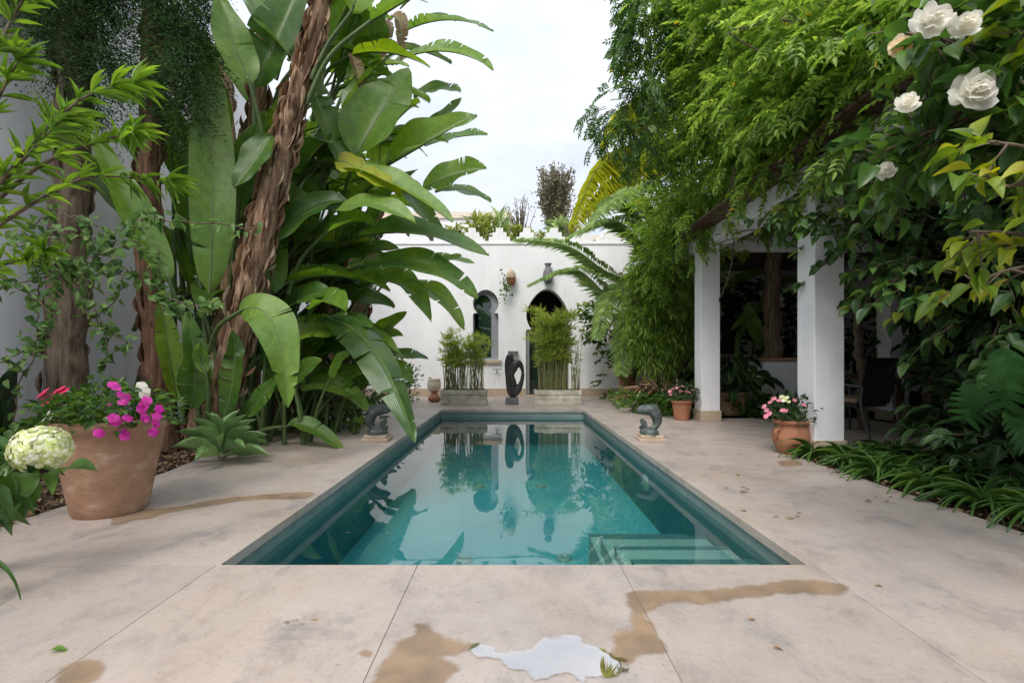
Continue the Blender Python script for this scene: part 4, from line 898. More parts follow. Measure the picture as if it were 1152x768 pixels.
# ------------------------------------------------------------------ left foreground plants
def cluster(m, P, D, n, L, W, T=LAN, spread=.8):
    for p, d in zip(P, D):
        dd = nrm(np.asarray(d)+rdir(n)*spread); m.add(*inst(T, np.repeat(np.asarray(p)[None], n, 0), dd, UP+rdir(n)*.4, rng.uniform(.7, 1.2, n)*L, W))
t = thing('narrow_leaved_shrub', 'bright narrow leaved shrub reaching in from the left edge', 'shrub', (-2.75, 1.6, 0))
mt = MB(); m = MB()
for path, ks in (([(-140, 380), (-40, 260), (30, 170), (95, 110), (150, 95)], 2.0), ([(-140, 380), (-60, 300), (20, 240), (100, 200), (185, 205)], 2.1), ([(-140, 380), (-80, 200), (-20, 90), (15, 20), (40, -20)], 1.9), ([(-140, 400), (-60, 330), (0, 300), (50, 285)], 2.2), ([(-140, 380), (-60, 280), (0, 210), (45, 160), (70, 135)], 1.9), ([(-140, 380), (-60, 250), (-10, 130), (20, 70)], 2.0), ([(-40, 260), (40, 190), (110, 160), (150, 150)], 2.05)):
    A = bez([at(x, y, ks+random.uniform(-.08, .08)) for x, y in path], 8); mt.tube(A, np.linspace(.012, .003, len(A)), 6)
    T_ = nrm(np.gradient(A, axis=0)); i0 = len(A)//3
    idx = list(range(i0, len(A), 2)); cluster(m, A[idx], T_[idx]+np.array([0, 0, -.05]), 6, .12, .0048, LAN3, .75)
    cluster(m, A[-1:], T_[-1:], 15, .135, .0052, LAN3, .8); cluster(m, A[-5:-4], T_[-5:-4], 9, .13, .005, LAN3, .8)
mt.tube([(-2.75, 1.6, 0), (-2.72, 1.75, .6), tuple(at(-140, 380, 2.0))], [.025, .02, .014], 8)
part(mt, 'stem', M['twig'], t); part(m, 'foliage', M['narrow'], t)
t = thing('vine', 'thin twining vine with small round leaves in front of the conifer trunks', 'vine', at(60, 520, 3.6)*np.array([1, 1, 0]))
mt = MB(); PP = []; DD = []
for path, ks in (([(-30, 265), (60, 268), (120, 267), (160, 245), (200, 249), (290, 257)], 3.2), ([(5, 520), (22, 440), (42, 380), (46, 300), (60, 255)], 3.3), ([(-20, 330), (60, 310), (130, 300), (180, 330), (225, 345), (240, 335)], 3.3), ([(110, 270), (100, 330), (120, 380), (110, 420)], 3.25), ([(40, 285), (90, 290), (140, 275), (160, 245)], 3.2), ([(60, 330), (80, 300), (140, 310), (120, 350)], 3.25), ([(-20, 300), (30, 330), (60, 360), (20, 400), (-20, 410)], 3.2), ([(150, 270), (180, 290), (175, 320), (185, 350)], 3.3), ([(46, 300), (30, 270), (60, 240), (110, 255)], 3.2), ([(80, 300), (100, 350), (150, 390)], 3.3)):
    A = bez([at(x, y, ks+random.uniform(-.05, .05)) for x, y in path], 9); A[1:-1] += rng.normal(0, .008, (len(A)-2, 3)); mt.tube(A, .0045, 5)
    for i in range(0, len(A), 1): PP.append(A[i]); DD.append(rng.normal(0, 1, 3)+np.array([0, -.3, -.5]))
PP, DD = np.repeat(np.array(PP), 2, 0), np.repeat(np.array(DD), 2, 0); k = len(PP); m = MB()
m.add(*inst(OV, PP+rng.normal(0, .025, (k, 3)), DD+rng.normal(0, .7, (k, 3)), rdir(k)*.6+np.array([0, -.5, .6]), rng.uniform(.04, .085, k), rng.uniform(.014, .03, k)))
part(mt, 'stem', M['twig'], t); part(m, 'foliage', M['vine'], t)
# hydrangea: a domed head of four-petalled florets
t = thing('hydrangea', 'hydrangea with one lime white flower head in front of the terracotta pot', 'flowering plant', (-2.62, 2.2, 0))
hc = at(46, 505, 2.15); m = MB(); k = 420; u = rdir(k); u = u[u[:, 2] > -.75]; k = len(u); Pc = hc+u*np.array([.112, .105, .10])*rng.uniform(.9, 1.05, (k, 1))
for p, n_ in zip(Pc, u):
    ax = nrm(np.cross(n_, rdir(1)[0])); ay = np.cross(n_, ax); an = np.arange(4)*math.pi/2; m.add(*inst(PET, np.repeat(p[None], 4, 0), np.cos(an)[:, None]*ax+np.sin(an)[:, None]*ay+n_*.2, np.repeat(n_[None], 4, 0), .0145, .010))
part(m, 'flower_head', M['hydr'], t)
mt = MB(); mt.tube(bez([np.array((-2.62, 2.2, 0)), np.array((-2.5, 2.2, .3)), np.array((-2.25, 2.17, .5)), hc], 6), np.linspace(.012, .006, 19), 6)
Q = []; Dq = []
for (x, y, Yq) in ((-10, 520, 2.2), (5, 530, 2.1), (-15, 545, 2.0), (15, 545, 2.15), (-20, 500, 2.2), (30, 540, 2.2), (-5, 560, 2.2), (20, 520, 2.3), (-30, 570, 2.2), (40, 530, 2.3)):
    a = at(x, y, Yq); mt.tube([np.array((-2.55, 2.2, .1)), a], [.008, .004], 5, False)
    for _ in range(3): Q.append(a+rng.normal(0, .03, 3)); Dq.append(np.array([random.uniform(-.3, 1), random.uniform(-.8, .3), random.uniform(-.8, .3)]))
part(mt, 'stem', M['petiole'], t)
m = MB(); k = len(Q); m.add(*inst(leafT(6, .5, .4, 'ovate'), Q, Dq, UP+rdir(k)*.3, rng.uniform(.13, .2, k), rng.uniform(.035, .055, k))); part(m, 'foliage', M['canopyd'], t)
t = thing('spiky_plant', 'few thin dark blades poking in at the left edge of the deck', 'plant', (-2.62, 1.95, 0))
m = MB(); m.add(*inst(STRAP, [at(-50, 640, 2.0)]*5, [np.array((1, .1, .6)), np.array((1, -.1, .35)), np.array((1, 0, .1)), np.array((.8, -.3, .5)), np.array((1, .2, .2))], np.tile(UP, (5, 1)), [.36, .33, .3, .3, .25], .012)); part(m, 'foliage', M['strap'], t)
t = thing('sansevieria', 'upright dark sword leaf plant by the left wall', 'plant', at(5, 520, 4.3)*np.array([1, 1, 0]))
m = MB(); c = at(4, 505, 4.3); m.add(*inst(leafT(6, .7, .02, 'lance'), [c+rng.normal(0, .05, 3) for _ in range(7)], rng.normal(0, .10, (7, 3))+UP, np.tile([0.1, -1, 0], (7, 1)), rng.uniform(.5, .85, 7), .05)); part(m, 'foliage', M['dgreen'], t)
# agave rosette
t = thing('agave', 'grey green spineless agave rosette at the edge of the deck', 'succulent', (-2.84, 4.72, 0))
c = np.array((-2.84, 4.72, .05)); k = 26; i = np.arange(k); an = i*2.39996; el = .22+1.1*(i/k); D = np.stack([np.cos(an)*np.cos(el), np.sin(an)*np.cos(el), np.sin(el)], 1)
m = MB(); m.add(*inst(SPOON, np.repeat(c[None], k, 0)+D*.02+UP*(.12*i/k)[:, None], D, np.repeat(UP[None], k, 0)+D*.01, np.interp(i, [0, k], [.44, .36]), np.interp(i, [0, k], [.046, .036]))); part(m, 'foliage', M['agave'], t)
# low leafy plants on the left bed edge and mulch
def low_plant(label, c, r, h, n, mat, L, W, T=OV, cat='plant', name='low_plant', grp=None, droop=0):
    t = thing(name, label, cat, c, grp); c = np.array(c, float)
    P = c+rng.normal(0, .4, (n, 3))*np.array([r, r, 0])+UP*(h*rng.random((n, 1))**.8); D = (P-c)*np.array([1, 1, .3])+rdir(n)*r*.6+np.array([0, 0, .1-droop])
    m = MB(); m.add(*inst(T, P, D, UP+rdir(n)*.4, rng.uniform(.7, 1.3, n)*L, rng.uniform(.7, 1.3, n)*W)); part(m, 'foliage', mat, t)
    ms = MB()
    for j in range(14): ms.tube([c+rng.normal(0, .15, 3)*np.array([r, r, 0]), P[j]], [.006, .003], 5, False)
    part(ms, 'stems', M['petiole'], t); return t
low_plant('small leafy plant with narrow leaves under the drooping paddle leaves', (-2.75, 7.0, 0), .45, .55, 90, M['strap'], .22, .03, LAN, grp='low plants in the left bed')
low_plant('leafy plant between the agave and the fish statue', (-2.35, 7.7, 0), .35, .40, 80, M['canopyd'], .16, .035, grp='low plants in the left bed')
low_plant('small green seedling on the deck beside the left fish statue', (-2.13, 6.6, 0), .12, .17, 16, M['strel'], .12, .035, grp='low plants in the left bed')
low_plant('leafy tuft against the wall beside the sword leaf plant', (-4.6, 4.4, 0), .4, .4, 120, M['canopyd'], .12, .035, grp='low plants in the left bed')
low_plant('dark shrub with pale flower tips at the end of the left bed', (-2.85, 10.8, 0), .45, 1.1, 260, M['dgreen'], .13, .035, grp='low plants in the left bed')
low_plant('pale pink flowering shrub near the cream urn', (-2.5, 11.7, 0), .35, .9, 160, M['canopyd'], .11, .03, grp='low plants in the left bed')
k = 9000; X = np.concatenate([rng.uniform(-5.2, -3.0, k), rng.uniform(2.95, 5.2, k//2)]); Yy = np.concatenate([rng.uniform(2.0, 9.5, k), rng.uniform(2.0, 5.2, k//2)])
kp = ~((X < 0) & (X > np.interp(Yy, [PY0, 4.4, 6.2], [-3.0, -3.13, -3.42])-.0)); X, Yy = X[kp], Yy[kp]
P = np.stack([X, Yy, rng.uniform(-.045, .005, len(X))], 1); k = len(P)
m = MB(); m.add(*inst(OV3, P, rdir(k)*np.array([1, 1, .25]), UP+rdir(k)*.5, rng.uniform(.03, .09, k), rng.uniform(.008, .022, k))); struct(m.build('leaf_litter', M['mulch']), 'stuff')

# ------------------------------------------------------------------ rooftop plants
def tufts(label, px, py, Y, r, h, n, mat, L, W, T=LAN, name='terrace_plant', pot=True, grp='plants on the roof terrace', cat='plant'):
    c = at(px, py, Y); c[2] = 4.05
    t = thing(name, label, cat, c, grp); m = MB()
    if pot:
        mp_ = MB(); mp_.lathe([(0, 0), (.14, 0), (.19, .3), (.2, .34), (.17, .34), (.15, .3), (0, .3)], c, 16); part(mp_, 'pot', M['terra2'], t)
        c = c+np.array([0, 0, .3])
    P = c+rng.normal(0, .35, (n, 3))*np.array([r, r, 0])+UP*h*rng.random((n, 1)); D = (P-c)*np.array([1, 1, .5])+rdir(n)*r*.7+UP*.25*h
    m.add(*inst(T, P, D, rdir(n)+UP, rng.uniform(.7, 1.3, n)*L, W)); part(m, 'foliage', mat, t)
for a in (('yellow green succulent bush left of the terrace merlons', 512, 250, 14.6, .5, .6, 160, M['terr'], .22, .035), ('tall yellow green grassy plant in a pot on the terrace', 541, 250, 14.4, .5, .85, 240, M['terr'], .3, .03),
          ('spiky green plant beside the tall grassy terrace plant', 562, 250, 14.7, .25, .85, 80, M['palm'], .45, .02), ('pale succulent in the notch under the bare tree', 580, 252, 14.4, .35, .55, 140, M['terr'], .2, .04),
          ('low succulent right of the bare terrace tree', 603, 262, 14.4, .35, .4, 110, M['terr'], .2, .035), ('brown potted plant at the foot of the yucca', 640, 250, 14.3, .3, .5, 90, M['dry'], .22, .03)): tufts(*a)
def twiggy(label, px, Y, h, spread, n, leafn, mat, name, L=.1):
    c = at(px, 255, Y); c[2] = 4.05; t = thing(name, label, 'tree', c, 'small trees on the roof terrace'); m = MB(); P = []; D = []
    for i in range(n):
        a = random.uniform(0, 6.28); s = random.uniform(.2, 1)*spread; z0 = random.uniform(.05, .5)*h; e = np.array([math.cos(a)*s, math.sin(a)*s, z0+(h-z0)*random.uniform(.5, 1)])
        A = bez([c+np.array([0, 0, z0*.6]), c+np.array([e[0]*.5, e[1]*.5, (z0+e[2])*.5]), c+e], 4); m.tube(A, np.linspace(.022, .006, len(A)), 4, False)
        for _ in range(leafn): q = A[random.randint(2, len(A)-1)]; P.append(q+rng.normal(0, .05, 3)); D.append(rng.normal(0, 1, 3)+UP*.6)
    m.tube([c, c+UP*h*.3, c+UP*h*.6], [.05, .035, .015], 8); part(m, 'trunk', M['twig'], t); f = MB(); k = len(P)
    f.add(*inst(OV3, P, D, rdir(k), rng.uniform(.6, 1.3, k)*L, .022)); part(f, 'crown', mat, t)
twiggy('bare twiggy small tree on the roof terrace', 586, 14.8, 2.0, .55, 22, 7, M['dry'], 'twiggy_tree', .09)
twiggy('tall brownish cypress shaped tree on the roof terrace', 626, 15.2, 3.0, .62, 170, 22, M['dry'], 'cypress', .13)
c = at(631, 250, 14.5); c[2] = 4.05; t = thing('yucca', 'spiky yucca with pale trunk in front of the brown cypress', 'plant', c, 'plants on the roof terrace')
m = MB(); m.tube([c, c+UP*.8], [.07, .06], 8); part(m, 'trunk', M['fibre'], t); k = 70; m = MB(); D = rdir(k)*np.array([1, 1, .8])+np.array([0, 0, .35]); m.add(*inst(leafT(3, .4, .1, 'lance'), np.repeat((c+UP*.85)[None], k, 0), D, UP+rdir(k)*.2, rng.uniform(.4, .62, k), .02)); part(m, 'crown', M['palm'], t)

# ------------------------------------------------------------------ palms
def frond(m, mr, P, ll, n=46, w=.011, droop=.35, vee=.35):
    A = bez(P, 12); L = np.linspace(0, 1, len(A)); mr.tube(A, np.linspace(.018, .004, len(A)), 6, False)
    T_ = nrm(np.gradient(A, axis=0)); ts = np.linspace(.12, 1, n)
    C = np.stack([np.interp(ts, L, A[:, k]) for k in range(3)], 1); TT = nrm(np.stack([np.interp(ts, L, T_[:, k]) for k in range(3)], 1))
    x = nrm(np.cross(TT, UP)); nn = np.cross(x, TT)
    ln = ll*np.sin(math.pi*np.clip(.15+.8*ts, 0, 1))**.7
    for s in (-1, 1): m.add(*inst(leafT(4, .4, droop, 'lance'), C, TT*.65+s*x*.8+nn*vee*.5+rng.normal(0, .06, (n, 3)), nn+rng.normal(0, .15, (n, 3)), ln*rng.uniform(.85, 1.1, n), w))
pc = at(735, 300, 11.3)
t = thing('palm', 'palm with long arching grey green fronds beside the arched door', 'palm tree', pc*np.array([1, 1, 0]))
m = MB(); mr = MB()
for path, ll in (([(735, 320), (690, 310), (640, 278), (583, 270)], .42), ([(735, 330), (690, 335), (650, 305), (598, 320)], .40), ([(740, 330), (715, 320), (690, 330), (672, 380)], .4), ([(740, 310), (720, 270), (690, 250), (640, 268)], .45), ([(740, 310), (740, 250), (720, 215), (690, 235)], .5), ([(745, 310), (760, 250), (780, 230), (820, 260)], .5), ([(740, 320), (720, 345), (705, 380), (700, 420)], .4), ([(745, 320), (765, 340), (780, 380), (790, 420)], .4), ([(742, 310), (730, 260), (700, 225), (665, 255)], .5)):
    frond(m, mr, [at(x, y, 11.3-.5*i+random.uniform(-.2, .2)) for i, (x, y) in enumerate(path)], ll*1.2, 80, .018)
mt = MB(); mt.tube([pc*np.array([1, 1, 0]), pc*np.array([1, 1, .5]), pc], [.18, .15, .14], 12); part(mt, 'trunk', M['fibre'], t); part(m, 'crown', M['palm'], t, smooth=False); part(mr, 'frond_stalks', M['petiole'], t)
pc = at(770, 200, 12.2)
t = thing('palm', 'palm with yellowing feathery fronds against the sky', 'palm tree', pc*np.array([1, 1, 0]))
m = MB(); mr = MB()
for path, ll in (([(770, 200), (730, 165), (680, 180), (645, 250)], .75), ([(770, 200), (740, 140), (705, 120), (680, 160)], .6), ([(770, 200), (735, 180), (695, 200), (660, 235)], .7), ([(770, 200), (760, 140), (740, 100), (715, 110)], .6), ([(770, 200), (800, 150), (830, 140), (870, 180)], .6)):
    frond(m, mr, [at(x, y, 12.2-.6*i) for i, (x, y) in enumerate(path)], ll*1.15, 90, .018, .8, -.2)
mt = MB(); mt.tube([pc*np.array([1, 1, 0]), pc*np.array([1, 1, .5]), pc], [.18, .15, .14], 12); part(mt, 'trunk', M['fibre'], t); part(m, 'crown', M['palmy'], t, smooth=False); part(mr, 'frond_stalks', M['petiole'], t)

# ------------------------------------------------------------------ plants at the far right corner
pc = np.array((3.1, 13.0, .8))
t = thing('potted_shrub', 'shrub with yellow green tips in the pot on the pedestal', 'shrub', pc)
mb = MB()
for e in ((690, 372), (672, 358), (712, 350), (735, 365), (700, 395)): limb(mb, [pc, (pc+at(*e, 12.7))/2+UP*.1, at(*e, 12.7)], .025, .008, 6)
part(mb, 'branches', M['twig'], t)
P, D = lobe_points([(at(690, 365, 12.6), (.6, .45, .5), 1.0), (at(672, 360, 12.6), (.35, .3, .3), 1.0), (at(725, 370, 12.7), (.5, .4, .6), 1.1), (at(700, 395, 12.6), (.5, .4, .45), 1), (at(688, 425, 12.4), (.25, .2, .35), .7)], 26)
spray_foliage(P, D, M['canopyd'], OV, 4, .3, .14, .036, .3, t)
P, D = lobe_points([(at(672, 352, 12.3), (.3, .25, .22), 1.0), (at(700, 345, 12.3), (.35, .25, .2), .8)], 24); spray_foliage(P, D, M['lime'], OV, 3, .25, .15, .038, .2, t, False)
bc = np.array((3.05, 9.9, 0))
t = thing('bamboo', 'weeping bamboo clump with thin stems beside the far column', 'bamboo', bc)
ms = MB(); P = []; D = []
for i in range(75):
    a = random.uniform(0, 6.28); s = random.uniform(.1, 1); h = random.uniform(1.6, 3.0); e = np.array([math.cos(a)*s*.75, math.sin(a)*s*.55, h])
    A = bez([bc+np.array([math.cos(a)*.2*s, math.sin(a)*.2*s, 0]), bc+np.array([e[0]*.35, e[1]*.35, h*.55]), bc+np.array([e[0]*.8, e[1]*.8, h]), bc+np.array([e[0]*1.25, e[1]*1.25, h*.85])], 6); ms.tube(A, np.linspace(.009, .003, len(A)), 5, False)
    for q in A[5:]: P.append(q); D.append(rng.normal(0, .6, 3)+np.array([e[0]*.3, e[1]*.3, -.5]))
part(ms, 'stems', M['stemb'], t); spray_foliage(np.array(P), np.array(D), M['canopy'], LAN, 4, .35, .14, .010, .8, t, False)
for i, (x, y, lab) in enumerate(((2.55, 9.3, 'low fern clump in front of the bamboo nearest the pool'), (2.85, 8.9, 'low ferny plant behind the small terracotta pot'), (2.6, 10.6, 'ground cover fern by the pedestal'), (3.6, 9.4, 'shaded ground cover fern behind the far column'), (4.2, 8.8, 'shaded low leaves below the big planted pot'), (4.9, 8.7, 'shaded low leaves at the foot of the masonry planter'))):
    low_plant(lab, (x, y, 0), .45, .34, 200, M['canopyd'] if i != 2 else M['canopy'], .13, .03, OV, name='fern', grp='low ferns by the pergola')
low_plant('reddish dark bromeliad at the foot of the bamboo', (2.9, 9.6, 0), .45, .5, 70, M['husk'], .4, .03, LAN, name='bromeliad')

# ------------------------------------------------------------------ under the pergola
pp = np.array((4.05, 9.0, 0)); rim_pot('terracotta_pot', 'wide pale terracotta pot in shade between the two columns', pp, .42, .26, .31, M['terra'], None, .06)
t = thing('philodendron', 'dark philodendron in the wide shaded pot between columns', 'plant', pp+UP*.4); n = 46; c = pp+UP*.42; D = rdir(n)*np.array([1, 1, .5])+UP*.55; m = MB(); ms = MB(); E = c+nrm(D)*rng.uniform(.35, .75, (n, 1))
for e in E: ms.tube(bez([c, (c+e)/2+UP*.08, e], 4), .008, 5, False)
m.add(*inst(leafT(6, .4, .35, 'ovate'), E, D*np.array([1, 1, .1])+np.array([0, -.2, -.3]), UP+rdir(n)*.3, rng.uniform(.25, .4, n), rng.uniform(.09, .14, n))); part(ms, 'stems', M['petiole'], t); part(m, 'foliage', M['dgreen'], t)
t = thing('banana_plant', 'small banana plant with pale drooping leaf under the pergola', 'plant', (4.5, 9.6, 0)); m = MB(); mp = MB(); mt = MB()
mt.tube([(4.45, 9.6, 0), (4.45, 9.6, .8), (4.5, 9.6, 1.6)], [.08, .07, .05], 8)
for a, b_, c_, w, r_ in (((855, 345), (862, 340), (822, 372), .30, 40), ((868, 310), (845, 300), (812, 330), .36, 30), ((862, 390), (840, 360), (842, 340), .30, 70), ((870, 330), (890, 300), (915, 330), .3, 40)): paddle(m, at(*a, 9.5), at(*b_, 9.4), at(*c_, 9.2), w, r_, 15, 1, mp=mp, stem=(4.48, 9.6, 1.4))
part(mt, 'trunk', M['petiole'], t); part(m, 'foliage', M['strelp'], t); part(mp, 'leaf_stalks', M['petiole'], t)
mpn = thing('masonry_planter', 'square white masonry planter with terracotta coping around the trunk', 'planter', (4.95, 9.2, 0))
m = MB(); m.box(4.68, 5.28, 8.95, 9.55, 0, .98); part(m, 'body', M['white2'], mpn, smooth=False); m = MB(); m.box(4.64, 5.32, 8.91, 9.59, .983, 1.06); part(m, 'coping', M['terra'], mpn, smooth=False, bevel=.03)

# garden chair seen from behind, and table
ch = thing('wicker_armchair', 'black wicker armchair with tan cushion seen from behind', 'chair', (4.85, 6.45, 0))
chM = Matrix.Translation((4.85, 6.45, 0)) @ Matrix.Rotation(R(22), 4, 'Z')
def cp(m, name, mat, **k):
    for i, V in enumerate(m.V): m.V[i] = np.array([chM @ Vector(v) for v in V])
    return part(m, name, mat, ch, **k)
def rbox(x0, x1, y0, y1, z0, z1): return MB().box(x0, x1, y0, y1, z0, z1)
m = MB(); yb = 0
for i in range(9):
    pass
A = [(-.31, 0, .42), (.31, 0, .42), (.33, -.10, 1.04), (-.33, -.10, 1.04)]; m.add(A+[(x, y+.035, z) for x, y, z in A], [(0, 3, 2, 1), (4, 5, 6, 7), (0, 1, 5, 4), (1, 2, 6, 5), (2, 3, 7, 6), (3, 0, 4, 7)]); cp(m, 'backrest', M['wicker'], smooth=False, bevel=.015)
cp(rbox(-.31, .31, .04, .58, .38, .43), 'seat', M['wicker'], smooth=False, bevel=.01); cp(rbox(-.29, .29, .05, .57, .432, .50), 'cushion', M['cushion'], smooth=False, bevel=.03)
for sx in (-1, 1):
    m = MB(); m.tube(bez([np.array((sx*.34, -.14, 0)), np.array((sx*.34, -.03, .4)), np.array((sx*.34, -.05, .66))], 6), .016, 8); cp(m, 'leg', M['metal'])
    m = MB(); m.tube([(sx*.34, .56, 0), (sx*.34, .56, .64)], .016, 8); cp(m, 'leg', M['metal'])
    m = MB(); m.tube(bez([np.array((sx*.34, -.05, .66)), np.array((sx*.35, .25, .68)), np.array((sx*.34, .57, .64))], 6), .02, 8); cp(m, 'armrest', M['metal'])
tb = thing('dining_table', 'dark wooden table beyond the black armchair under the pergola', 'table', (5.4, 7.4, 0))
m = MB(); m.box(4.75, 6.25, 7.05, 7.8, .74, .79); part(m, 'tabletop', M['dwood'], tb, smooth=False)
for x in (4.82, 6.1):
    for y in (7.12, 7.66): m = MB(); m.box(x, x+.07, y, y+.07, 0, .738); part(m, 'leg', M['dwood'], tb, smooth=False)

# ------------------------------------------------------------------ strap-leaved border on the right
bs = [(2.98, 5.0), (3.02, 4.55), (3.3, 4.75), (3.0, 4.12), (3.32, 4.25), (3.04, 3.7), (3.4, 3.8), (3.08, 3.3), (3.45, 3.4), (3.12, 2.95), (3.5, 3.0), (3.75, 4.4), (3.85, 3.7), (3.15, 2.6), (3.6, 4.85), (3.8, 5.0), (4.2, 4.6)]
for i, (x, y) in enumerate(bs):
    x += .13
    t = thing('strap_leaved_lily', 'arching dark green strap leaved lily in the border edging the right deck', 'plant', (x, y, -.04), 'strap leaved lilies edging the right deck')
    k = random.randint(26, 38); a = rng.random(k)*6.28; el = rng.uniform(.75, 1.45, k); D = np.stack([np.cos(a)*np.cos(el), np.sin(a)*np.cos(el), np.sin(el)], 1)
    m = MB(); m.add(*inst(STRAP, np.array([(x, y, -.03)])+D*np.array([.05, .05, 0]), D, np.repeat(UP[None], k, 0)+D*.01, rng.uniform(.34, .60, k), rng.uniform(.009, .015, k))); part(m, 'foliage', M['strap'], t)
def dark_shrub(label, lobes, base, mat, dens=20, L=.14, W=.035, T=OV, grp=None, n=4, name='shrub', ln=.35, trunk=.03, stem=None):
    t = thing(name, label, 'shrub', base, grp); mb = MB()
    if stem is not None: limb(mb, stem, trunk, trunk*.7, 10); b0 = np.array(stem[-1], float)
    else: b0 = np.array(base, float)
    for c, r, dn in lobes: limb(mb, [b0, (b0+np.array(c))/2+np.array([.05, .05, .1]), np.array(c)], trunk*(.5 if stem else 1), .006, 7)
    part(mb, 'branches', M['twig'], t); P, D = lobe_points(lobes, dens); spray_foliage(P, D, mat, T, n, ln, L, W, .4, t); return t
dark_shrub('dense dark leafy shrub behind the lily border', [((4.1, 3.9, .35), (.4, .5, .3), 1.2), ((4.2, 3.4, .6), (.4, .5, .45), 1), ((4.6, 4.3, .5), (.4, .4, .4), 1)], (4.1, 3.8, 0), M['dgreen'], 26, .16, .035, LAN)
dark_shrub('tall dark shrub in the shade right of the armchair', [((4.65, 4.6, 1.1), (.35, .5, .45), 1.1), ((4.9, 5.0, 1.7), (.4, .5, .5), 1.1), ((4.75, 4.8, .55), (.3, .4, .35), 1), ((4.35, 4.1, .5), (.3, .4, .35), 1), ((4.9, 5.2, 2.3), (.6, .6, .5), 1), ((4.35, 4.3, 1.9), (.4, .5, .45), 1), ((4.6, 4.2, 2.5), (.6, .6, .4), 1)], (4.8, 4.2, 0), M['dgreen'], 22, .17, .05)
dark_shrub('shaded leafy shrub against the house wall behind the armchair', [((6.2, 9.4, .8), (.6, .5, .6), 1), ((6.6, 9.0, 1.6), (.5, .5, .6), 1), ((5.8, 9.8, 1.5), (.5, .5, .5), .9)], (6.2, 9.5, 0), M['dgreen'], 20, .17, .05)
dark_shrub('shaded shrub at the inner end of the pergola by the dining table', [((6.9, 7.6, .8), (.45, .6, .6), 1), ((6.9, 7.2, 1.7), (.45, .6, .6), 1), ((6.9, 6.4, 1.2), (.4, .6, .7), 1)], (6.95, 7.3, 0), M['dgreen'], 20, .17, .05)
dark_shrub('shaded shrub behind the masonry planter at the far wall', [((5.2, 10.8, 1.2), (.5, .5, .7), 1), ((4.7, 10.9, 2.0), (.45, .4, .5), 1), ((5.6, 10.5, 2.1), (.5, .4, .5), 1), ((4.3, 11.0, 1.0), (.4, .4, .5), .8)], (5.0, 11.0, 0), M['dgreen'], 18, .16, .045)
# monstera
t = thing('monstera', 'monstera with large slotted leaves by the right edge', 'plant', (3.75, 3.05, 0)); m = MB(); ms = MB()
def monstera(m, p, d, up, L):
    d = nrm(d); x = nrm(np.cross(d, up)); n = np.cross(x, d); V = []; F = []
    for s in (-1, 1):
        for i in range(7):
            y0, y1 = .03+i*.135, .03+i*.135+.105; wmax = .50*math.sin(math.pi*(.18+.72*i/7))**.8
            q = [(0, y0-.02*(i > 0)), (0, y1+.02), (s*wmax*.5, y1+.09), (s*wmax*1.02, y1+.15), (s*wmax*.98, y0+.20), (s*wmax*.55, y0+.085)]
            b0 = len(V)
            for (a, y) in q: V.append(p+L*(a*x+y*d+n*(.10*abs(a)-.25*y*y)))
            F += [(b0, b0+1, b0+2, b0+5), (b0+5, b0+2, b0+3, b0+4)]
    m.add(V, F, np.tile([[.3, .5]], (len(V), 1)))
for (x, y, Yq, dx, dz, L) in ((1128, 388, 3.1, -.1, -.9, .40), (1165, 400, 3.0, .3, -.8, .36), (1100, 430, 3.4, -.4, -.7, .3), (1160, 352, 3.2, .4, -.4, .36), (1130, 455, 3.1, .2, -.6, .28)):
    p = at(x, y, Yq); monstera(m, p, np.array([dx, -.35, dz]), np.array([0, -.9, .5]), L); ms.tube(bez([np.array((3.75, 3.05, 0)), np.array((3.75, 3.1, .5)), p], 5), .01, 6, False)
part(ms, 'stems', M['petiole'], t); part(m, 'foliage', M['mons'], t)

# ------------------------------------------------------------------ big climbing canopy tree over the pergola
t = thing('canopy_tree', 'large tree with feathery bright green leaves spreading over the pergola', 'tree', (4.98, 9.25, 1.0))
m = MB(); A = limb(m, [(4.98, 9.25, 1.0), (4.95, 9.2, 2.2), (4.9, 9.0, 3.3), (4.5, 8.2, 4.2)], .17, .11, 12); part(m, 'trunk', M['bark'], t)
def Lb(px, py, Y, r, d=1.0): return (at(px, py, Y), r, d)
lobes = [Lb(790, 20, 7.0, (.7, .9, .7), .8), Lb(765, 95, 7.2, (.5, .7, .45), .6), Lb(815, 100, 7.0, (.7, .9, .6), 1.0), Lb(840, 40, 6.4, (.7, .9, .7), 1.0), Lb(890, 40, 5.6, (.8, .9, .7), 1.0), Lb(860, 115, 6.2, (.6, .8, .5), 1.1),
         Lb(795, 190, 8.0, (.62, .8, .5), 1.1), Lb(772, 235, 8.8, (.5, .7, .45), 1.1), Lb(812, 235, 8.2, (.4, .6, .32), 1.1), Lb(745, 290, 9.6, (.42, .6, .45), 1.0), Lb(770, 300, 9.4, (.35, .5, .4), 1.0), Lb(850, 175, 6.6, (.6, .7, .4), 1.1),
         Lb(905, 120, 5.6, (.7, .8, .45), 1.1), Lb(955, 60, 4.7, (.8, .9, .6), 1.0), Lb(975, 140, 4.8, (.6, .8, .4), 1.1), Lb(1030, 90, 4.2, (.8, .9, .5), 1.0), Lb(1010, 20, 4.4, (.9, .9, .6), 1.0), Lb(1110, 40, 3.8, (.8, .9, .6), .9), Lb(880, -50, 6.2, (1, 1, .6), .7), Lb(960, -70, 5, (1, 1, .6), .7), Lb(810, -60, 7.2, (.8, .9, .6), .7)]
lobes += [(np.array(q), r, 1.0) for q, r in (((3.0, 8.3, 3.25), (.3, .45, .26)), ((2.95, 7.4, 3.42), (.28, .45, .22)), ((3.1, 5.7, 3.45), (.26, .45, .2)), ((2.95, 9.2, 3.2), (.32, .5, .4)), ((3.1, 8.05, 2.95), (.12, .2, .16)))]
m = MB()
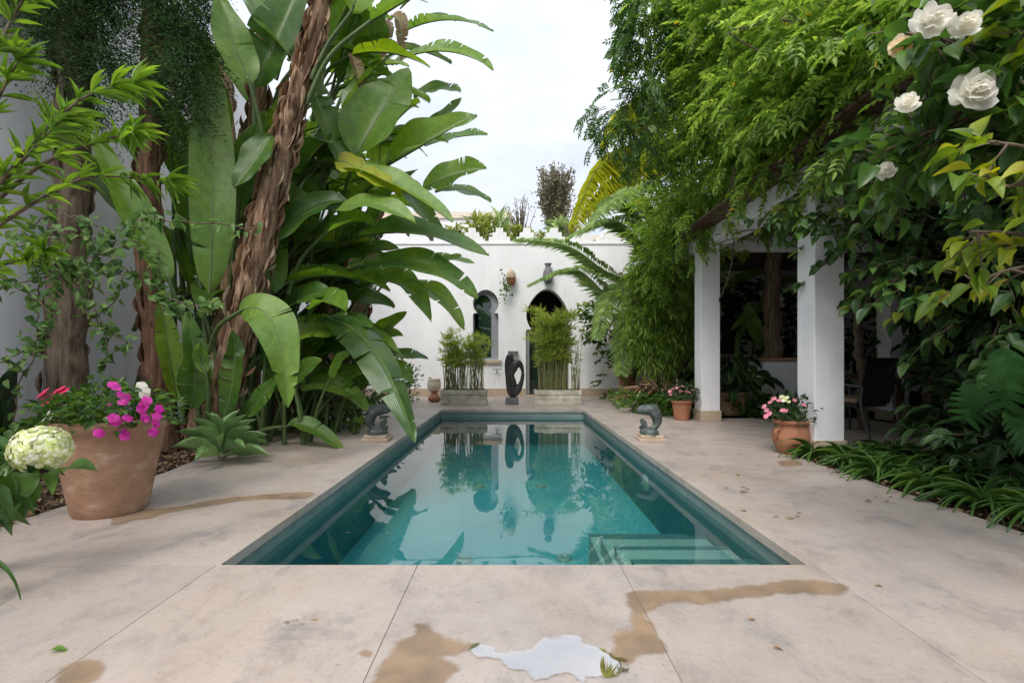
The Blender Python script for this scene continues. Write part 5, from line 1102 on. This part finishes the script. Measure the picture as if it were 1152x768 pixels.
for c, r, dn in lobes: limb(m, [A[-1]+rng.normal(0, .1, 3), (A[-1]+c)/2+np.array([.1, .2, .35]), c], .05, .012, 7, .04)
for i in range(26):
    q = random.choice(lobes)[0]+rng.normal(0, .5, 3); m.tube(bez([q, q+rng.normal(0, .25, 3)-UP*.35, q+rng.normal(0, .3, 3)-UP*.8], 5)+rng.normal(0, .01, (11, 3)), .008, 5, False)
part(m, 'branches', M['twig'], t)
P, D = lobe_points(lobes, 17); spray_foliage(P, D, M['canopy'], PIN, 4, .45, .20, .17, .8, t, True, 'crown', .45, True, .45)
# sparse dark outer sprays against the sky
lob2 = [Lb(712, 120, 7.0, (.28, .5, .3), .9), Lb(728, 60, 7.0, (.25, .5, .45), .9), Lb(735, 10, 6.9, (.3, .5, .5), 1), Lb(735, 160, 7.4, (.28, .5, .25), .7), Lb(688, 128, 6.9, (.14, .3, .14), .9)]
t2 = thing('climbing_vine', 'thin trailing vine with small dark leaves hanging against the sky', 'vine', at(730, 60, 7.3)); P, D = lobe_points(lob2, 24); spray_foliage(P, D*np.array([1, .5, .5])+np.array([-.2, 0, -.4]), M['canopyd'], PIN, 4, .4, .15, .15, 1.0, t2)
# broad-leaved climber hanging from the pergola front
t3 = dark_shrub('broad leaved climber hanging over the pergola edge and near column', [(at(925, 215, 5.0), (.4, .4, .2), .9), (at(965, 235, 4.8), (.5, .5, .35), 1.0), (at(955, 300, 5.4), (.32, .3, .35), .8), (at(1030, 240, 4.4), (.5, .5, .4), 1.1), (at(1090, 280, 3.9), (.5, .5, .5), 1.0), (at(1060, 200, 4.0), (.6, .5, .4), 1), (at(1130, 330, 3.6), (.4, .4, .4), .9), (at(905, 255, 5.0), (.14, .2, .14), .7)], (5.1, 7.0, .0), M['rose'], 15, .12, .036, OV, name='climber', n=5, ln=.42, trunk=.07, stem=[(5.1, 7.0, 0), (5.02, 6.95, .9), (4.75, 6.6, 1.6), (4.4, 5.6, 2.3)])
# rose bush close to the camera with white flowers and lime leaves
t4 = thing('rose_bush', 'climbing rose with large white flowers at the top right corner', 'rose bush', (3.2, 2.1, 0))
m = MB(); P = []; D = []
for path in ([(1500, 700, 2.0), (1400, 300, 2.0), (1250, 120, 1.9), (1120, 60, 1.8), (1040, 40, 1.8)], [(1500, 700, 2.0), (1420, 330, 1.9), (1260, 180, 1.8), (1130, 130, 1.8), (1040, 150, 1.9)], [(1400, 300, 2.0), (1240, 60, 2.1), (1120, -10, 2.1), (1050, -10, 2.1)], [(1420, 330, 1.9), (1250, 240, 2.0), (1110, 200, 2.1), (1010, 190, 2.2)]):
    A = bez([at(*q) for q in path], 8); m.tube(A, np.linspace(.016, .004, len(A)), 6)
    for q in A[10:]:
        for _ in range(3): P.append(q); D.append(rng.normal(0, 1, 3))
part(m, 'branches', M['twig'], t4); spray_foliage(np.array(P), np.array(D), M['canopyd'], OV, 3, .22, .095, .03, .4, t4)
def rosef(c, r, mat, parent, face=(-.35, -.8, .2)):
    f = MB(); nd = nrm(np.array(face)+rng.normal(0, .15, 3)); ax = nrm(np.cross(nd, UP)); ay = np.cross(nd, ax)
    for ring, (k, l, w, up) in enumerate(((8, 1, .5, .12), (7, .8, .45, .5), (6, .55, .36, 1.0), (5, .33, .25, 1.8))):
        an = ring*.4+np.arange(k)*2*math.pi/k+rng.normal(0, .1, k); DD = np.cos(an)[:, None]*ax+np.sin(an)[:, None]*ay+nd*up
        f.add(*inst(leafT(5, -.5, -.15, 'petal'), np.repeat((c+nd*.012*ring)[None], k, 0), DD, np.repeat(nd[None], k, 0)-DD*.01+rdir(k)*.22, r*l*rng.uniform(.75, 1.15, k), r*w*rng.uniform(.7, 1.0, k)))
    part(f, 'blossom', mat, parent)
for x, y, Yq, r, mt_ in ((1048, 26, 1.58, .062, 'wpetal'), (1086, 32, 1.6, .054, 'wpetal'), (1095, 105, 1.65, .078, 'wpetal'), (1020, 118, 1.62, .042, 'wpetal'), (996, 194, 1.95, .042, 'wpetal'), (1012, 55, 1.75, .046, 'ofade')): rosef(at(x, y, Yq), r, M[mt_], t4)
t5 = thing('lime_leaved_shrub', 'shrub with large yellow lime leaves reaching in from right edge', 'shrub', (3.1, 1.75, 0)); m = MB(); P = []; D = []
for path in ([(1500, 720, 1.75), (1380, 420, 1.7), (1240, 270, 1.6), (1150, 180, 1.5), (1090, 160, 1.5)], [(1380, 420, 1.7), (1240, 320, 1.6), (1150, 270, 1.55), (1060, 260, 1.6)], [(1380, 420, 1.7), (1260, 220, 1.6), (1180, 90, 1.6), (1120, 10, 1.6)], [(1380, 420, 1.7), (1230, 330, 1.7), (1130, 300, 1.8), (1060, 320, 1.9)], [(1380, 420, 1.7), (1240, 250, 1.5), (1160, 210, 1.45), (1100, 210, 1.5)]):
    A = bez([at(q[0]+32, q[1], q[2]) for q in path], 7); m.tube(A, np.linspace(.014, .004, len(A)), 6)
    for q in A[12::1]:
        if random.random() < .3: continue
        P.append(q); D.append(rng.normal(0, 1, 3)+np.array([-.4, 0, 0]))
part(m, 'branches', M['twig'], t5); spray_foliage(np.array(P), np.array(D), M['lime'], leafT(6, .5, .35, 'ovate'), 2, .13, .085, .021, .5, t5)
# a few fallen leaves on the deck
for i, (x, y, L, mt_, lab) in enumerate(((56, 734, .06, 'strel', 'fallen green leaf on the deck near the bottom left'), (842, 698, .03, 'husk', 'tiny brown dry leaf on the slab right of the puddle'), (870, 730, .035, 'husk', 'curled dry leaf lying right of the wet patch'), (834, 575, .04, 'husk', 'brown leaf on the deck near the pool steps'), (985, 660, .035, 'husk', 'dry leaf on the slab joint right of the pool'), (828, 535, .05, 'strely', 'yellow brown leaf on the deck between fish and steps'))):
    q = gp(x, y); m = MB(); m.add(*inst(OV, [(q[0], q[1], .008)], [(1, random.uniform(-.4, .4), .03)], [UP], L, L*.2)); tag(m.build('fallen_leaf', M[mt_]), lab, 'leaf', 'fallen leaves on the deck')
